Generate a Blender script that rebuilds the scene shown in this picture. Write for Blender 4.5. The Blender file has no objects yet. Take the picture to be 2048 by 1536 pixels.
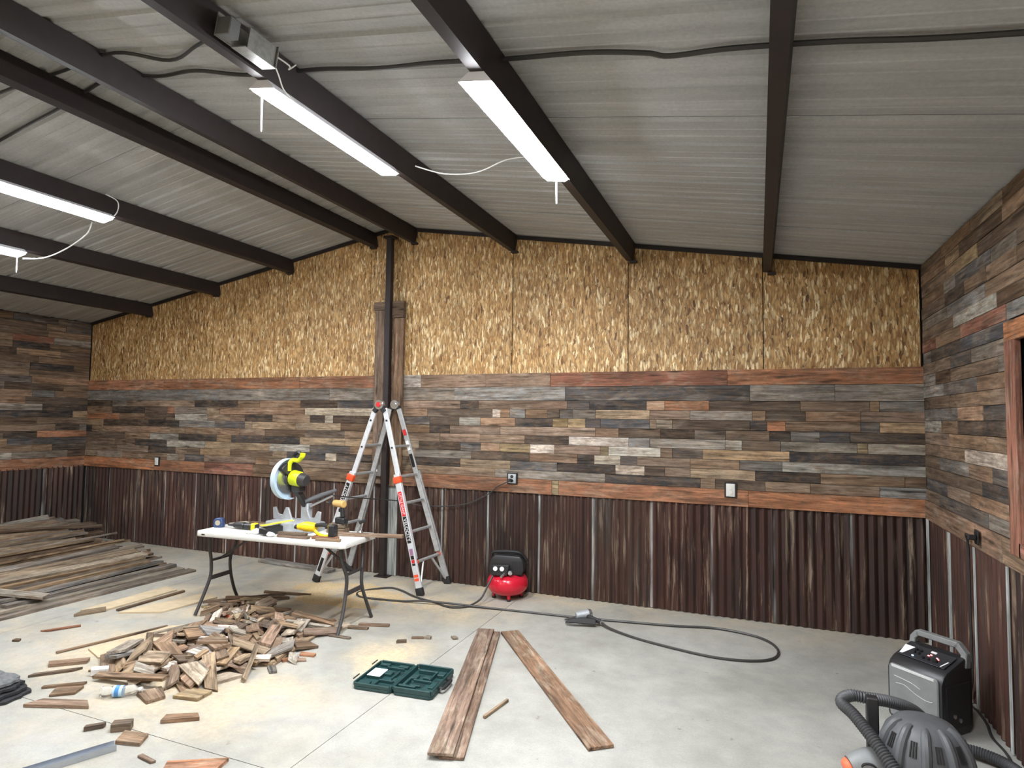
import bpy, bmesh, math, random
import numpy as np
from mathutils import Matrix, Vector
RND = random.Random(7)
PI = math.pi
SC = bpy.context.scene
COL = SC.collection

# ---------------------------------------------------------------- camera, world, exposure
cam_d = bpy.data.cameras.new('camera')
cam = bpy.data.objects.new('camera', cam_d)
COL.objects.link(cam)
cam.matrix_world = Matrix(((0.92718478, 0.00900836, 0.37449596, 3.6100541),
                           (0.37439997, -0.05529915, -0.92561691, -5.8851613),
                           (0.01237102, 0.99842919, -0.05464526, 1.7690616),
                           (0, 0, 0, 1)))
cam_d.sensor_fit = 'HORIZONTAL'
cam_d.sensor_width = 36.0
cam_d.lens = 1218.432 / 2048 * 36.0
cam_d.clip_start = 0.05
SC.camera = cam

W = bpy.data.worlds.new('night')
SC.world = W
W.use_nodes = True
W.node_tree.nodes['Background'].inputs[0].default_value = (0.01, 0.012, 0.018, 1)
W.node_tree.nodes['Background'].inputs[1].default_value = 0.3
SC.view_settings.view_transform = 'Standard'
SC.view_settings.look = 'None'
SC.view_settings.gamma = 1.0
SC.view_settings.use_curve_mapping = False
SC.view_settings.exposure = 1.2
LAMP_STRENGTH = 95.0          # radiance of the LED lenses of the shop lights in view
ADDED_STRENGTH = 62.0  # radiance of the unseen lamps added as fill light


# ---------------------------------------------------------------- helpers
def lin(c):
    c = c / 255.0
    return c / 12.92 if c <= 0.04045 else ((c + 0.055) / 1.055) ** 2.4


def S(r, g, b, a=1.0):
    return (lin(r), lin(g), lin(b), a)


class MB:
    """collects shapes as one mesh"""
    def __init__(self):
        self.v = []
        self.f = []

    def add(self, vs, fs, M=None):
        n = len(self.v)
        if M is not None:
            vs = [tuple(M @ Vector(p)) for p in vs]
        self.v += [tuple(p) for p in vs]
        self.f += [tuple(i + n for i in f) for f in fs]
        return self

    def box(self, c, s, M=None, rot=None, taper=(1, 1)):
        hx, hy, hz = s[0] / 2, s[1] / 2, s[2] / 2
        tx, ty = taper
        vs = [(-hx, -hy, -hz), (hx, -hy, -hz), (hx, hy, -hz), (-hx, hy, -hz),
              (-hx * tx, -hy * ty, hz), (hx * tx, -hy * ty, hz), (hx * tx, hy * ty, hz), (-hx * tx, hy * ty, hz)]
        fs = [(3, 2, 1, 0), (4, 5, 6, 7), (0, 1, 5, 4), (1, 2, 6, 5), (2, 3, 7, 6), (3, 0, 4, 7)]
        T = Matrix.Translation(c)
        if rot is not None:
            T = T @ rot
        if M is not None:
            T = M @ T
        return self.add(vs, fs, T)

    def beam(self, p0, p1, w, h, up=(0, 0, 1)):
        """box from p0 to p1; w across, h along up"""
        p0, p1 = Vector(p0), Vector(p1)
        d = (p1 - p0)
        L = d.length
        d.normalize()
        u = Vector(up)
        s = d.cross(u)
        if s.length < 1e-5:
            s = d.cross(Vector((1, 0, 0)))
        s.normalize()
        u = s.cross(d)
        M = Matrix(((d.x, s.x, u.x, (p0.x + p1.x) / 2), (d.y, s.y, u.y, (p0.y + p1.y) / 2),
                    (d.z, s.z, u.z, (p0.z + p1.z) / 2), (0, 0, 0, 1)))
        return self.box((0, 0, 0), (L, w, h), M)

    def tube(self, pts, r, n=8, closed=False, caps=True):
        pts = [Vector(p) for p in pts]
        N = len(pts)
        rs = r if isinstance(r, (list, tuple)) else [r] * N
        vs, fs = [], []
        t = []
        for i in range(N):
            if closed:
                d = pts[(i + 1) % N] - pts[i - 1]
            else:
                d = pts[min(i + 1, N - 1)] - pts[max(i - 1, 0)]
            t.append(d.normalized() if d.length > 1e-9 else Vector((0, 0, 1)))
        u = t[0].cross(Vector((0, 0, 1)))
        if u.length < 1e-3:
            u = t[0].cross(Vector((1, 0, 0)))
        u.normalize()
        for i in range(N):
            u = u - t[i] * u.dot(t[i])
            if u.length < 1e-6:
                u = t[i].orthogonal()
            u.normalize()
            w = t[i].cross(u)
            for k in range(n):
                a = 2 * PI * k / n
                vs.append(pts[i] + (u * math.cos(a) + w * math.sin(a)) * rs[i])
        for i in range(N if closed else N - 1):
            j = (i + 1) % N
            for k in range(n):
                k2 = (k + 1) % n
                fs.append((i * n + k, i * n + k2, j * n + k2, j * n + k))
        if caps and not closed:
            fs.append(tuple(range(n - 1, -1, -1)))
            fs.append(tuple((N - 1) * n + k for k in range(n)))
        return self.add(vs, fs)

    def cyl(self, p0, p1, r0, r1=None, n=16):
        return self.tube([p0, p1], [r0, r0 if r1 is None else r1], n)

    def lathe(self, prof, n=24, M=None):
        vs, fs = [], []
        for r, z in prof:
            for k in range(n):
                a = 2 * PI * k / n
                vs.append((r * math.cos(a), r * math.sin(a), z))
        m = len(prof)
        for i in range(m - 1):
            for k in range(n):
                k2 = (k + 1) % n
                fs.append((i * n + k, i * n + k2, (i + 1) * n + k2, (i + 1) * n + k))
        fs.append(tuple(range(n - 1, -1, -1)))
        fs.append(tuple((m - 1) * n + k for k in range(n)))
        return self.add(vs, fs, M)

    def prism(self, poly, z0, z1, M=None):
        n = len(poly)
        vs = [(x, y, z0) for x, y in poly] + [(x, y, z1) for x, y in poly]
        fs = [tuple(range(n - 1, -1, -1)), tuple(range(n, 2 * n))]
        for k in range(n):
            k2 = (k + 1) % n
            fs.append((k, k2, n + k2, n + k))
        return self.add(vs, fs, M)

    def build(self, name, mat, parent=None, world=False, color=None, bevel=0.0, seg=1, smooth=True, loc=None, rot=None, kind=None, uv=None):
        vs = self.v
        if world and parent is not None:
            Mi = TF[parent.name].inverted()
            vs = [tuple(Mi @ Vector(p)) for p in vs]
        me = bpy.data.meshes.new(name)
        me.from_pydata(vs, [], self.f)
        if bevel > 0:
            bm = bmesh.new()
            bm.from_mesh(me)
            bmesh.ops.recalc_face_normals(bm, faces=bm.faces)
            es = [e for e in bm.edges if len(e.link_faces) == 2 and e.calc_face_angle(0) > 0.5]
            bmesh.ops.bevel(bm, geom=es, offset=bevel, segments=seg, affect='EDGES', profile=0.5, clamp_overlap=True)
            bm.to_mesh(me)
            bm.free()
        if smooth:
            me.shade_smooth()
            me.set_sharp_from_angle(angle=math.radians(35))
        if mat is not None:
            me.materials.append(mat)
        o = bpy.data.objects.new(name, me)
        COL.objects.link(o)
        if color is not None:
            o.color = color
        if parent is not None:
            o.parent = parent
        if loc is not None:
            o.location = loc
        if rot is not None:
            o.rotation_euler = rot
        if kind:
            o['kind'] = kind
        return o


TF = {}


def thing(name, label, cat, loc=(0, 0, 0), rotz=0.0, group=None):
    o = bpy.data.objects.new(name, None)
    COL.objects.link(o)
    o.empty_display_size = 0.1
    o.location = loc
    o.rotation_euler = (0, 0, rotz)
    o['label'] = label
    o['category'] = cat
    if group:
        o['group'] = group
    TF[o.name] = Matrix.Translation(loc) @ Matrix.Rotation(rotz, 4, 'Z')
    return o


def tag(o, label, cat, group=None):
    o['label'] = label
    o['category'] = cat
    if group:
        o['group'] = group
    return o


def struct(name, loc=(0, 0, 0)):
    o = bpy.data.objects.new(name, None)
    COL.objects.link(o)
    o.location = loc
    o['kind'] = 'structure'
    TF[o.name] = Matrix.Translation(loc)
    return o


def copy_tree(o, parent=None):
    c = o.copy()
    COL.objects.link(c)
    if parent is not None:
        c.parent = parent
    for ch in list(o.children):
        copy_tree(ch, c)
    return c


def smooth_path(pts, per=8, closed=False):
    P = [Vector(p) for p in pts]
    out = []
    N = len(P)
    for i in range(N if closed else N - 1):
        if closed:
            a, b, c, d = P[i - 1], P[i], P[(i + 1) % N], P[(i + 2) % N]
        else:
            a, b, c, d = P[max(i - 1, 0)], P[i], P[i + 1], P[min(i + 2, N - 1)]
        for k in range(per):
            t = k / per
            out.append(0.5 * ((2 * b) + (c - a) * t + (2 * a - 5 * b + 4 * c - d) * t * t + (3 * b - a - 3 * c + d) * t ** 3))
    if not closed:
        out.append(P[-1])
    return out


# ---------------------------------------------------------------- materials
class NT:
    def __init__(self, name):
        self.m = bpy.data.materials.new(name)
        self.m.use_nodes = True
        self.t = self.m.node_tree
        self.b = self.t.nodes['Principled BSDF']

    def n(self, typ, **kw):
        nd = self.t.nodes.new(typ)
        for k, v in kw.items():
            if k in ('operation', 'blend_type', 'data_type', 'feature', 'noise_dimensions', 'voronoi_dimensions', 'distance', 'clamp', 'use_clamp', 'vector_type', 'interpolation_type', 'rotation_type'):
                setattr(nd, k, v)
            else:
                nd.inputs[k].default_value = v
        return nd

    def l(self, a, b):
        self.t.links.new(a, b)

    def math(self, op, a, b=None, clamp=False):
        nd = self.t.nodes.new('ShaderNodeMath')
        nd.operation = op
        nd.use_clamp = clamp
        for i, x in enumerate((a, b)):
            if x is None:
                continue
            if isinstance(x, (int, float)):
                nd.inputs[i].default_value = x
            else:
                self.l(x, nd.inputs[i])
        return nd.outputs[0]

    def ramp(self, fac, stops):
        nd = self.t.nodes.new('ShaderNodeValToRGB')
        el = nd.color_ramp.elements
        while len(el) < len(stops):
            el.new(0.5)
        for e, (p, c) in zip(el, stops):
            e.position = p
            e.color = c if isinstance(c, tuple) else (c, c, c, 1)
        self.l(fac, nd.inputs[0])
        return nd.outputs[0]

    def mix(self, fac, a, b, typ='MIX'):
        nd = self.t.nodes.new('ShaderNodeMix')
        nd.data_type = 'RGBA'
        nd.blend_type = typ
        nd.clamp_factor = True
        for x, s in ((fac, nd.inputs[0]), (a, nd.inputs[6]), (b, nd.inputs[7])):
            if isinstance(x, (int, float)):
                s.default_value = x
            elif isinstance(x, tuple):
                s.default_value = x
            else:
                self.l(x, s)
        return nd.outputs[2]

    def noise(self, vec, scale, detail=4, rough=0.55, dist=0.0):
        nd = self.n('ShaderNodeTexNoise', Scale=scale, Detail=detail, Roughness=rough, Distortion=dist)
        if vec is not None:
            self.l(vec, nd.inputs['Vector'])
        return nd.outputs[0]

    def mapping(self, vec, scale=(1, 1, 1), rot=(0, 0, 0), loc=(0, 0, 0)):
        nd = self.n('ShaderNodeMapping', Scale=scale, Rotation=rot, Location=loc)
        self.l(vec, nd.inputs[0])
        return nd.outputs[0]

    def bump(self, h, strength, dist=0.01):
        nd = self.n('ShaderNodeBump', Strength=strength, Distance=dist)
        self.l(h, nd.inputs['Height'])
        self.l(nd.outputs[0], self.b.inputs['Normal'])

    def coord(self):
        """object coordinates shifted by a random amount per object"""
        tc = self.n('ShaderNodeTexCoord')
        oi = self.n('ShaderNodeObjectInfo')
        sh = self.math('MULTIPLY', oi.outputs['Random'], 53.0)
        cx = self.n('ShaderNodeCombineXYZ')
        for i in range(3):
            self.l(sh, cx.inputs[i])
        ad = self.n('ShaderNodeVectorMath', operation='ADD')
        self.l(tc.outputs['Object'], ad.inputs[0])
        self.l(cx.outputs[0], ad.inputs[1])
        return ad.outputs[0], tc, oi


def pm(name, col, rough=0.5, metal=0.0, grime=0.0, scale=30, spec=0.5):
    m = NT(name)
    m.b.inputs['Roughness'].default_value = rough
    m.b.inputs['Metallic'].default_value = metal
    m.b.inputs['Specular IOR Level'].default_value = spec
    if grime > 0:
        v, tc, oi = m.coord()
        f = m.noise(v, scale, 5, 0.6)
        r = m.ramp(f, [(0.35, 1 - grime), (0.65, 1.0)])
        c = m.mix(1.0, col, r, 'MULTIPLY')
        m.l(c, m.b.inputs['Base Color'])
    else:
        m.b.inputs['Base Color'].default_value = col
    return m.m


def wood_mat():
    m = NT('weathered_wood')
    v, tc, oi = m.coord()
    grain = m.noise(m.mapping(v, (2.2, 34, 34)), 1.0, 7, 0.68, 0.8)
    fine = m.noise(m.mapping(v, (6, 150, 150)), 1.0, 3, 0.6)
    blot = m.noise(m.mapping(v, (4, 11, 11)), 1.0, 5, 0.62, 0.5)
    big = m.noise(m.mapping(v, (1.1, 2.5, 2.5)), 1.0, 3, 0.5)
    g1 = m.ramp(grain, [(0.32, 0.36), (0.50, 0.98), (0.68, 1.55)])
    g2 = m.ramp(fine, [(0.35, 0.80), (0.65, 1.15)])
    g3 = m.ramp(big, [(0.33, 0.72), (0.66, 1.22)])
    patch = m.ramp(blot, [(0.50, 0.0), (0.64, 1.0)])
    fac = m.math('MULTIPLY', patch, oi.outputs['Alpha'])
    dirt = m.noise(m.mapping(v, (9, 24, 24)), 1.0, 6, 0.7, 0.4)
    dfac = m.ramp(dirt, [(0.42, 0.0), (0.66, 0.7)])
    grey = m.mix(0.68, oi.outputs['Color'], S(166, 152, 134))
    c = m.mix(fac, oi.outputs['Color'], grey)
    c = m.mix(dfac, c, S(104, 84, 66))
    c = m.mix(1.0, c, g1, 'MULTIPLY')
    c = m.mix(1.0, c, g2, 'MULTIPLY')
    c = m.mix(1.0, c, g3, 'MULTIPLY')
    # knots and rusty nail stains
    vor = m.n('ShaderNodeTexVoronoi', Scale=1.0)
    m.l(m.mapping(v, (1.9, 12, 12)), vor.inputs['Vector'])
    kn = m.ramp(vor.outputs['Distance'], [(0.06, 0.35), (0.17, 1.0)])
    c = m.mix(1.0, c, kn, 'MULTIPLY')
    m.l(c, m.b.inputs['Base Color'])
    m.b.inputs['Roughness'].default_value = 0.82
    m.b.inputs['Specular IOR Level'].default_value = 0.25
    m.bump(m.math('ADD', grain, m.math('MULTIPLY', fine, 0.4)), 0.35, 0.004)
    return m.m


def osb_mat():
    m = NT('strand_board')
    v, tc, oi = m.coord()
    warp = m.n('ShaderNodeTexNoise', Scale=7.0, Detail=4)
    m.l(v, warp.inputs['Vector'])
    wv = m.n('ShaderNodeVectorMath', operation='SCALE', Scale=0.045)
    m.l(warp.outputs['Color'], wv.inputs[0])
    av = m.n('ShaderNodeVectorMath', operation='ADD')
    m.l(v, av.inputs[0])
    m.l(wv.outputs[0], av.inputs[1])
    stops = [(0.0, S(104, 70, 40)), (0.07, S(168, 124, 72)), (0.5, S(196, 154, 98)), (0.78, S(216, 180, 126)), (1.0, S(252, 230, 184))]
    col = None
    hgt = None
    for i, (ang, sx, sz, thr) in enumerate([(0.1, 42, 11, -1), (0.55, 50, 12, 0.5), (-0.45, 48, 12.5, 0.52), (1.0, 56, 14, 0.62), (-0.95, 54, 14, 0.66), (0.2, 62, 13, 0.6), (1.45, 58, 16, 0.84), (-0.2, 64, 13, 0.72)]):
        vor = m.n('ShaderNodeTexVoronoi', Scale=1.0)
        m.l(m.mapping(av.outputs[0], (sx, 0.01, sz), (0, ang, 0), (i * 3.7, 0, i * 1.9)), vor.inputs['Vector'])
        sep = m.n('ShaderNodeSeparateColor')
        m.l(vor.outputs['Color'], sep.inputs[0])
        edge = m.ramp(vor.outputs['Distance'], [(0.30, 1.08), (0.72, 0.60)])
        c = m.mix(1.0, m.ramp(sep.outputs[0], stops), edge, 'MULTIPLY')
        if col is None:
            col = c
            hgt = sep.outputs[1]
        else:
            msk = m.math('GREATER_THAN', sep.outputs[2], thr)
            col = m.mix(msk, col, c)
            hm = m.n('ShaderNodeMix')
            m.l(msk, hm.inputs[0])
            m.l(hgt, hm.inputs[2])
            m.l(sep.outputs[1], hm.inputs[3])
            hgt = hm.outputs[0]
    fn = m.noise(m.mapping(v, (120, 1, 40)), 1.0, 3, 0.6)
    col = m.mix(1.0, col, m.ramp(fn, [(0.3, 0.82), (0.7, 1.12)]), 'MULTIPLY')
    big = m.noise(v, 1.6, 3, 0.5)
    col = m.mix(1.0, col, m.ramp(big, [(0.35, 0.86), (0.65, 1.06)]), 'MULTIPLY')
    m.l(m.mix(1.0, col, oi.outputs['Color'], 'MULTIPLY'), m.b.inputs['Base Color'])
    m.b.inputs['Roughness'].default_value = 0.62
    m.bump(hgt, 0.25, 0.003)
    return m.m


def rust_mat():
    m = NT('rusty_corrugated_iron')
    v, tc, oi = m.coord()
    st = m.noise(m.mapping(v, (20, 3, 0.8)), 1.0, 7, 0.68, 0.25)
    st2 = m.noise(m.mapping(v, (34, 8, 1.6)), 1.0, 5, 0.7, 0.3)
    bg = m.noise(m.mapping(v, (2.0, 2, 0.9)), 1.0, 4, 0.55)
    a = m.math('MULTIPLY', st, 0.55)
    b = m.math('MULTIPLY', bg, 0.45)
    t = m.math('ADD', a, b)
    rs = m.math('MULTIPLY', m.math('SUBTRACT', oi.outputs['Random'], 0.5), 0.13)
    t = m.math('ADD', t, rs)
    c = m.ramp(t, [(0.28, S(40, 37, 37)), (0.40, S(52, 41, 37)), (0.49, S(64, 43, 37)), (0.56, S(80, 54, 45)), (0.64, S(70, 58, 52)), (0.76, S(112, 104, 96))])
    zs = m.ramp(st2, [(0.53, 0.0), (0.64, 1.0)])
    zb = m.ramp(m.noise(m.mapping(v, (5, 3, 1.1)), 1.0, 3, 0.5), [(0.42, 0.0), (0.58, 0.85)])
    c = m.mix(m.math('MULTIPLY', zs, zb), c, S(168, 150, 128))  # tan streaks, strengthened to stand in for light on the ridges too
    # bare zinc along the lap edge of each sheet
    sp = m.n('ShaderNodeSeparateXYZ')
    m.l(tc.outputs['Object'], sp.inputs[0])
    lap = m.ramp(sp.outputs[0], [(0.018, 1.0), (0.030, 0.0)])
    zinc = m.ramp(m.noise(m.mapping(v, (60, 4, 2.5)), 1.0, 4, 0.6), [(0.35, S(120, 125, 124)), (0.62, S(204, 208, 204))])
    lapn = m.math('MULTIPLY', lap, m.ramp(m.noise(m.mapping(v, (3, 3, 1.3)), 1.0, 2), [(0.40, 0.08), (0.56, 0.92)]))
    c = m.mix(lapn, c, zinc)
    c = m.mix(oi.outputs['Alpha'], zinc, c)
    c = m.mix(1.0, c, oi.outputs['Color'], 'MULTIPLY')
    m.l(c, m.b.inputs['Base Color'])
    m.b.inputs['Roughness'].default_value = 0.58
    m.b.inputs['Metallic'].default_value = 0.15
    m.bump(st2, 0.15, 0.003)
    return m.m


def concrete_mat():
    m = NT('concrete_with_sawdust')
    tc = m.n('ShaderNodeTexCoord')
    v = tc.outputs['Object']
    big = m.noise(v, 0.9, 5, 0.6, 0.3)
    mid = m.noise(v, 6.0, 6, 0.65)
    fin = m.noise(v, 90.0, 3, 0.6)
    c = m.ramp(big, [(0.30, S(142, 141, 134)), (0.5, S(160, 159, 152)), (0.7, S(172, 171, 165))])
    c = m.mix(1.0, c, m.ramp(mid, [(0.3, 0.84), (0.65, 1.05)]), 'MULTIPLY')
    c = m.mix(1.0, c, m.ramp(fin, [(0.3, 0.90), (0.7, 1.06)]), 'MULTIPLY')
    spots = m.noise(v, 14.0, 2, 0.5)
    c = m.mix(1.0, c, m.ramp(spots, [(0.20, 0.55), (0.29, 1.0)]), 'MULTIPLY')

    def blob(x, y, r0, r1, sx=1.0, sy=1.0):
        mp = m.mapping(v, (sx, sy, 0), loc=(-x * sx, -y * sy, 0))
        ln = m.n('ShaderNodeVectorMath', operation='LENGTH')
        m.l(mp, ln.inputs[0])
        mr = m.n('ShaderNodeMapRange', interpolation_type='SMOOTHSTEP')
        m.l(ln.outputs['Value'], mr.inputs[0])
        mr.inputs[1].default_value = r0
        mr.inputs[2].default_value = r1
        mr.inputs[3].default_value = 1.0
        mr.inputs[4].default_value = 0.0
        return mr.outputs[0]
    d = blob(-0.15, -0.75, 0.2, 1.25, 0.8, 1.0)
    for args in ((-1.3, -1.5, 0.1, 1.0, 0.9, 1.2), (0.75, -0.75, 0.1, 0.9, 0.7, 1.3), (1.05, -1.95, 0.05, 0.55, 1.2, 0.8), (-0.8, -2.7, 0.1, 0.9, 0.8, 1.1), (1.4, -0.05, 0.05, 0.5, 0.3, 1.3), (0.2, -2.9, 0.1, 1.0, 0.7, 1.2)):
        d = m.math('MAXIMUM', d, blob(*args))
    # a pale line of dust swept up along the back wall
    sp = m.n('ShaderNodeSeparateXYZ')
    m.l(v, sp.inputs[0])
    wl = m.n('ShaderNodeMapRange')
    m.l(sp.outputs[1], wl.inputs[0])
    wl.inputs[1].default_value = -0.75
    wl.inputs[2].default_value = 0.1
    wl.inputs[3].default_value = 0.0
    wl.inputs[4].default_value = 0.62
    d = m.math('MAXIMUM', d, wl.outputs[0])
    dn = m.noise(v, 3.2, 6, 0.68, 0.6)
    dm = m.math('MULTIPLY', d, m.ramp(dn, [(0.36, 0.10), (0.62, 1.0)]))
    dust = m.ramp(m.noise(v, 30, 4, 0.7), [(0.3, S(180, 160, 128)), (0.7, S(208, 192, 163))])
    # general light film of dust over the left half
    film = m.n('ShaderNodeMapRange')
    m.l(sp.outputs[0], film.inputs[0])
    film.inputs[1].default_value = 2.6
    film.inputs[2].default_value = -1.5
    film.inputs[3].default_value = 0.0
    film.inputs[4].default_value = 0.45
    fm = m.math('MULTIPLY', film.outputs[0], m.ramp(dn, [(0.42, 0.0), (0.68, 1.0)]))
    c = m.mix(m.math('MAXIMUM', dm, fm), c, dust)
    m.l(c, m.b.inputs['Base Color'])
    m.b.inputs['Roughness'].default_value = 0.6
    m.b.inputs['Specular IOR Level'].default_value = 0.35
    m.bump(mid, 0.08, 0.004)
    return m.m


def roof_mat():
    m = NT('galvalume_roof_sheet')
    v, tc, oi = m.coord()
    f = m.noise(m.mapping(v, (0.8, 9, 3)), 1.0, 4, 0.6)
    g = m.noise(v, 55, 3, 0.6)
    c = m.ramp(f, [(0.3, S(160, 160, 157)), (0.7, S(184, 184, 181))])
    c = m.mix(1.0, c, m.ramp(g, [(0.3, 0.90), (0.7, 1.06)]), 'MULTIPLY')
    m.l(c, m.b.inputs['Base Color'])
    m.b.inputs['Roughness'].default_value = 0.6
    m.b.inputs['Metallic'].default_value = 0.0
    m.b.inputs['Specular IOR Level'].default_value = 0.3
    return m.m


def emit(name, col, st):
    m = NT(name)
    m.b.inputs['Base Color'].default_value = (0.9, 0.9, 0.9, 1)
    m.b.inputs['Emission Color'].default_value = col
    m.b.inputs['Emission Strength'].default_value = st
    return m.m


WOOD = wood_mat()
OSB = osb_mat()
RUST = rust_mat()
CONC = concrete_mat()
ROOF = roof_mat()
STEEL = pm('dark_red_oxide_steel', S(40, 30, 28), 0.6, 0.0, 0.3, 12)
BLACK_STEEL = pm('black_trim_steel', S(34, 27, 27), 0.6)
LED = emit('led_lens', (0.93, 0.96, 1.0, 1), LAMP_STRENGTH)
LED_LEFT = emit('led_lens_older', (0.93, 0.96, 1.0, 1), LAMP_STRENGTH * 0.62)  # left-slope lamps set dimmer to tone down the front-left floor
LED_ADDED = emit('led_lens_rear', (0.93, 0.96, 1.0, 1), ADDED_STRENGTH)
WHITE_ENAMEL = pm('white_enamel', S(225, 226, 230), 0.35)
WHITE_CORD = pm('white_cord', S(222, 222, 220), 0.5)
BLACK_CABLE = pm('black_cable', S(48, 47, 46), 0.5)
ALU = pm('aluminium', S(222, 225, 229), 0.36, 0.3, 0.12, 25)
ALU_DULL = pm('worn_aluminium', S(186, 187, 187), 0.45, 0.35, 0.25, 25)  # duller tone for the far rails, rungs and braces
RUBBER = pm('black_rubber', S(34, 33, 34), 0.7)
ORANGE = pm('orange_red_plastic', S(232, 84, 46), 0.4)
RED_LABEL = pm('red_label', S(206, 40, 46), 0.4)
BLACK_LABEL = pm('black_label', S(26, 26, 28), 0.4)
WHITE_PAINT = pm('white_lettering', S(232, 232, 230), 0.5)
WHITE_PLASTIC = pm('white_plastic', S(214, 214, 209), 0.45, 0, 0.08, 8)
DARK_METAL = pm('dark_grey_powder_coat', S(62, 60, 60), 0.45, 0.2)
BLACK_PLASTIC = pm('black_plastic', S(36, 36, 38), 0.42)
GREY_PLASTIC = pm('grey_plastic', S(96, 97, 99), 0.5, 0, 0.2, 20)
MID_GREY = pm('mid_grey_plastic', S(128, 130, 130), 0.5, 0, 0.15, 16)
LIME = pm('lime_green_plastic', S(206, 220, 30), 0.4)
YELLOW = pm('yellow_plastic', S(246, 204, 30), 0.4)
CHROME = pm('bright_steel', S(205, 208, 210), 0.22, 0.9)
CAST = pm('cast_aluminium', S(176, 180, 184), 0.5, 0.35, 0.15, 30)
RED_PAINT = pm('glossy_red_paint', S(196, 30, 52), 0.22)
GREEN_CASE = pm('dark_green_plastic', S(36, 68, 68), 0.4, 0, 0.25, 30)
GREEN_SHADE = pm('recess_green_plastic', S(22, 44, 46), 0.5)
PAPER = pm('white_paper', S(236, 236, 236), 0.7)
BLUE = pm('navy_blue_plastic', S(52, 72, 112), 0.4)
TAN_TOOL = pm('tan_plastic', S(196, 158, 96), 0.45)
SLATE = pm('grey_roof_felt', S(112, 114, 116), 0.9, 0, 0.45, 40)
CARD = pm('dusty_brown_board', S(196, 178, 148), 0.85, 0, 0.2, 9)
GLASS_DARK = pm('dark_window_glass', S(18, 19, 22), 0.08)
RED_GLOW = emit('red_indicator', (1, 0.08, 0.08, 1), 2.5)
BLUE_GLOW = emit('blue_indicator', (0.4, 0.7, 1, 1), 2.0)

# ---------------------------------------------------------------- the room
XL, XR, XP = -5.40, 4.872, -0.23
ZT, ZB, ZE, ZP = 0.997, 2.2286, 3.073, 3.9425
YF = -10.0
ML = (ZP - ZE) / (XP - XL)
MR = (ZE - ZP) / (XR - XP)


def roof_z(x):
    return ZE + ML * (x - XL) if x < XP else ZP + MR * (x - XP)


WC = {'k': (62, 57, 54, .2), 'd': (98, 82, 68, .3), 'b': (130, 109, 90, .45), 'g': (136, 131, 124, .5), 'l': (168, 160, 146, .4),
      'w': (212, 198, 184, .3), 't': (156, 134, 108, .5), 'p': (142, 117, 98, .5), 'r': (168, 114, 82, .5), 'y': (150, 131, 99, .35),
      'n': (84, 82, 82, .45), 'R': (146, 98, 82, .55), 'c': (140, 113, 94, .9)}


def wcol(c):
    r, g, b, a = WC[c]
    j = RND.uniform(0.86, 1.03)
    k = RND.uniform(-5, 5)
    return S(min(255, r * j + k), min(255, g * j), min(255, b * j - k), a)


# floor: a base and saw-cut slabs with open joints between them
floor = struct('floor')
SUB = pm('joint_shadow', S(70, 66, 60), 0.9)
MB().box(((XL + XR) / 2, (YF + 0.3) / 2, -0.11), (XR - XL + 0.6, -YF + 0.9, 0.06)).build('base_slab', SUB, floor)
JX, JY = 1.42, -3.42
g = 0.0022
for x0, x1 in ((XL - 0.2, -2.0 - g), (-2.0 + g, JX - g), (JX + g, XR + 0.2)):
    for y0, y1 in ((YF - 0.2, -6.9 - g), (-6.9 + g, JY - g), (JY + g, 0.2)):
        if x0 < -3 and False:
            continue
        MB().box(((x0 + x1) / 2, (y0 + y1) / 2, -0.04), (x1 - x0, y1 - y0, 0.08)).build('slab', CONC, floor, bevel=0.0)

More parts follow.
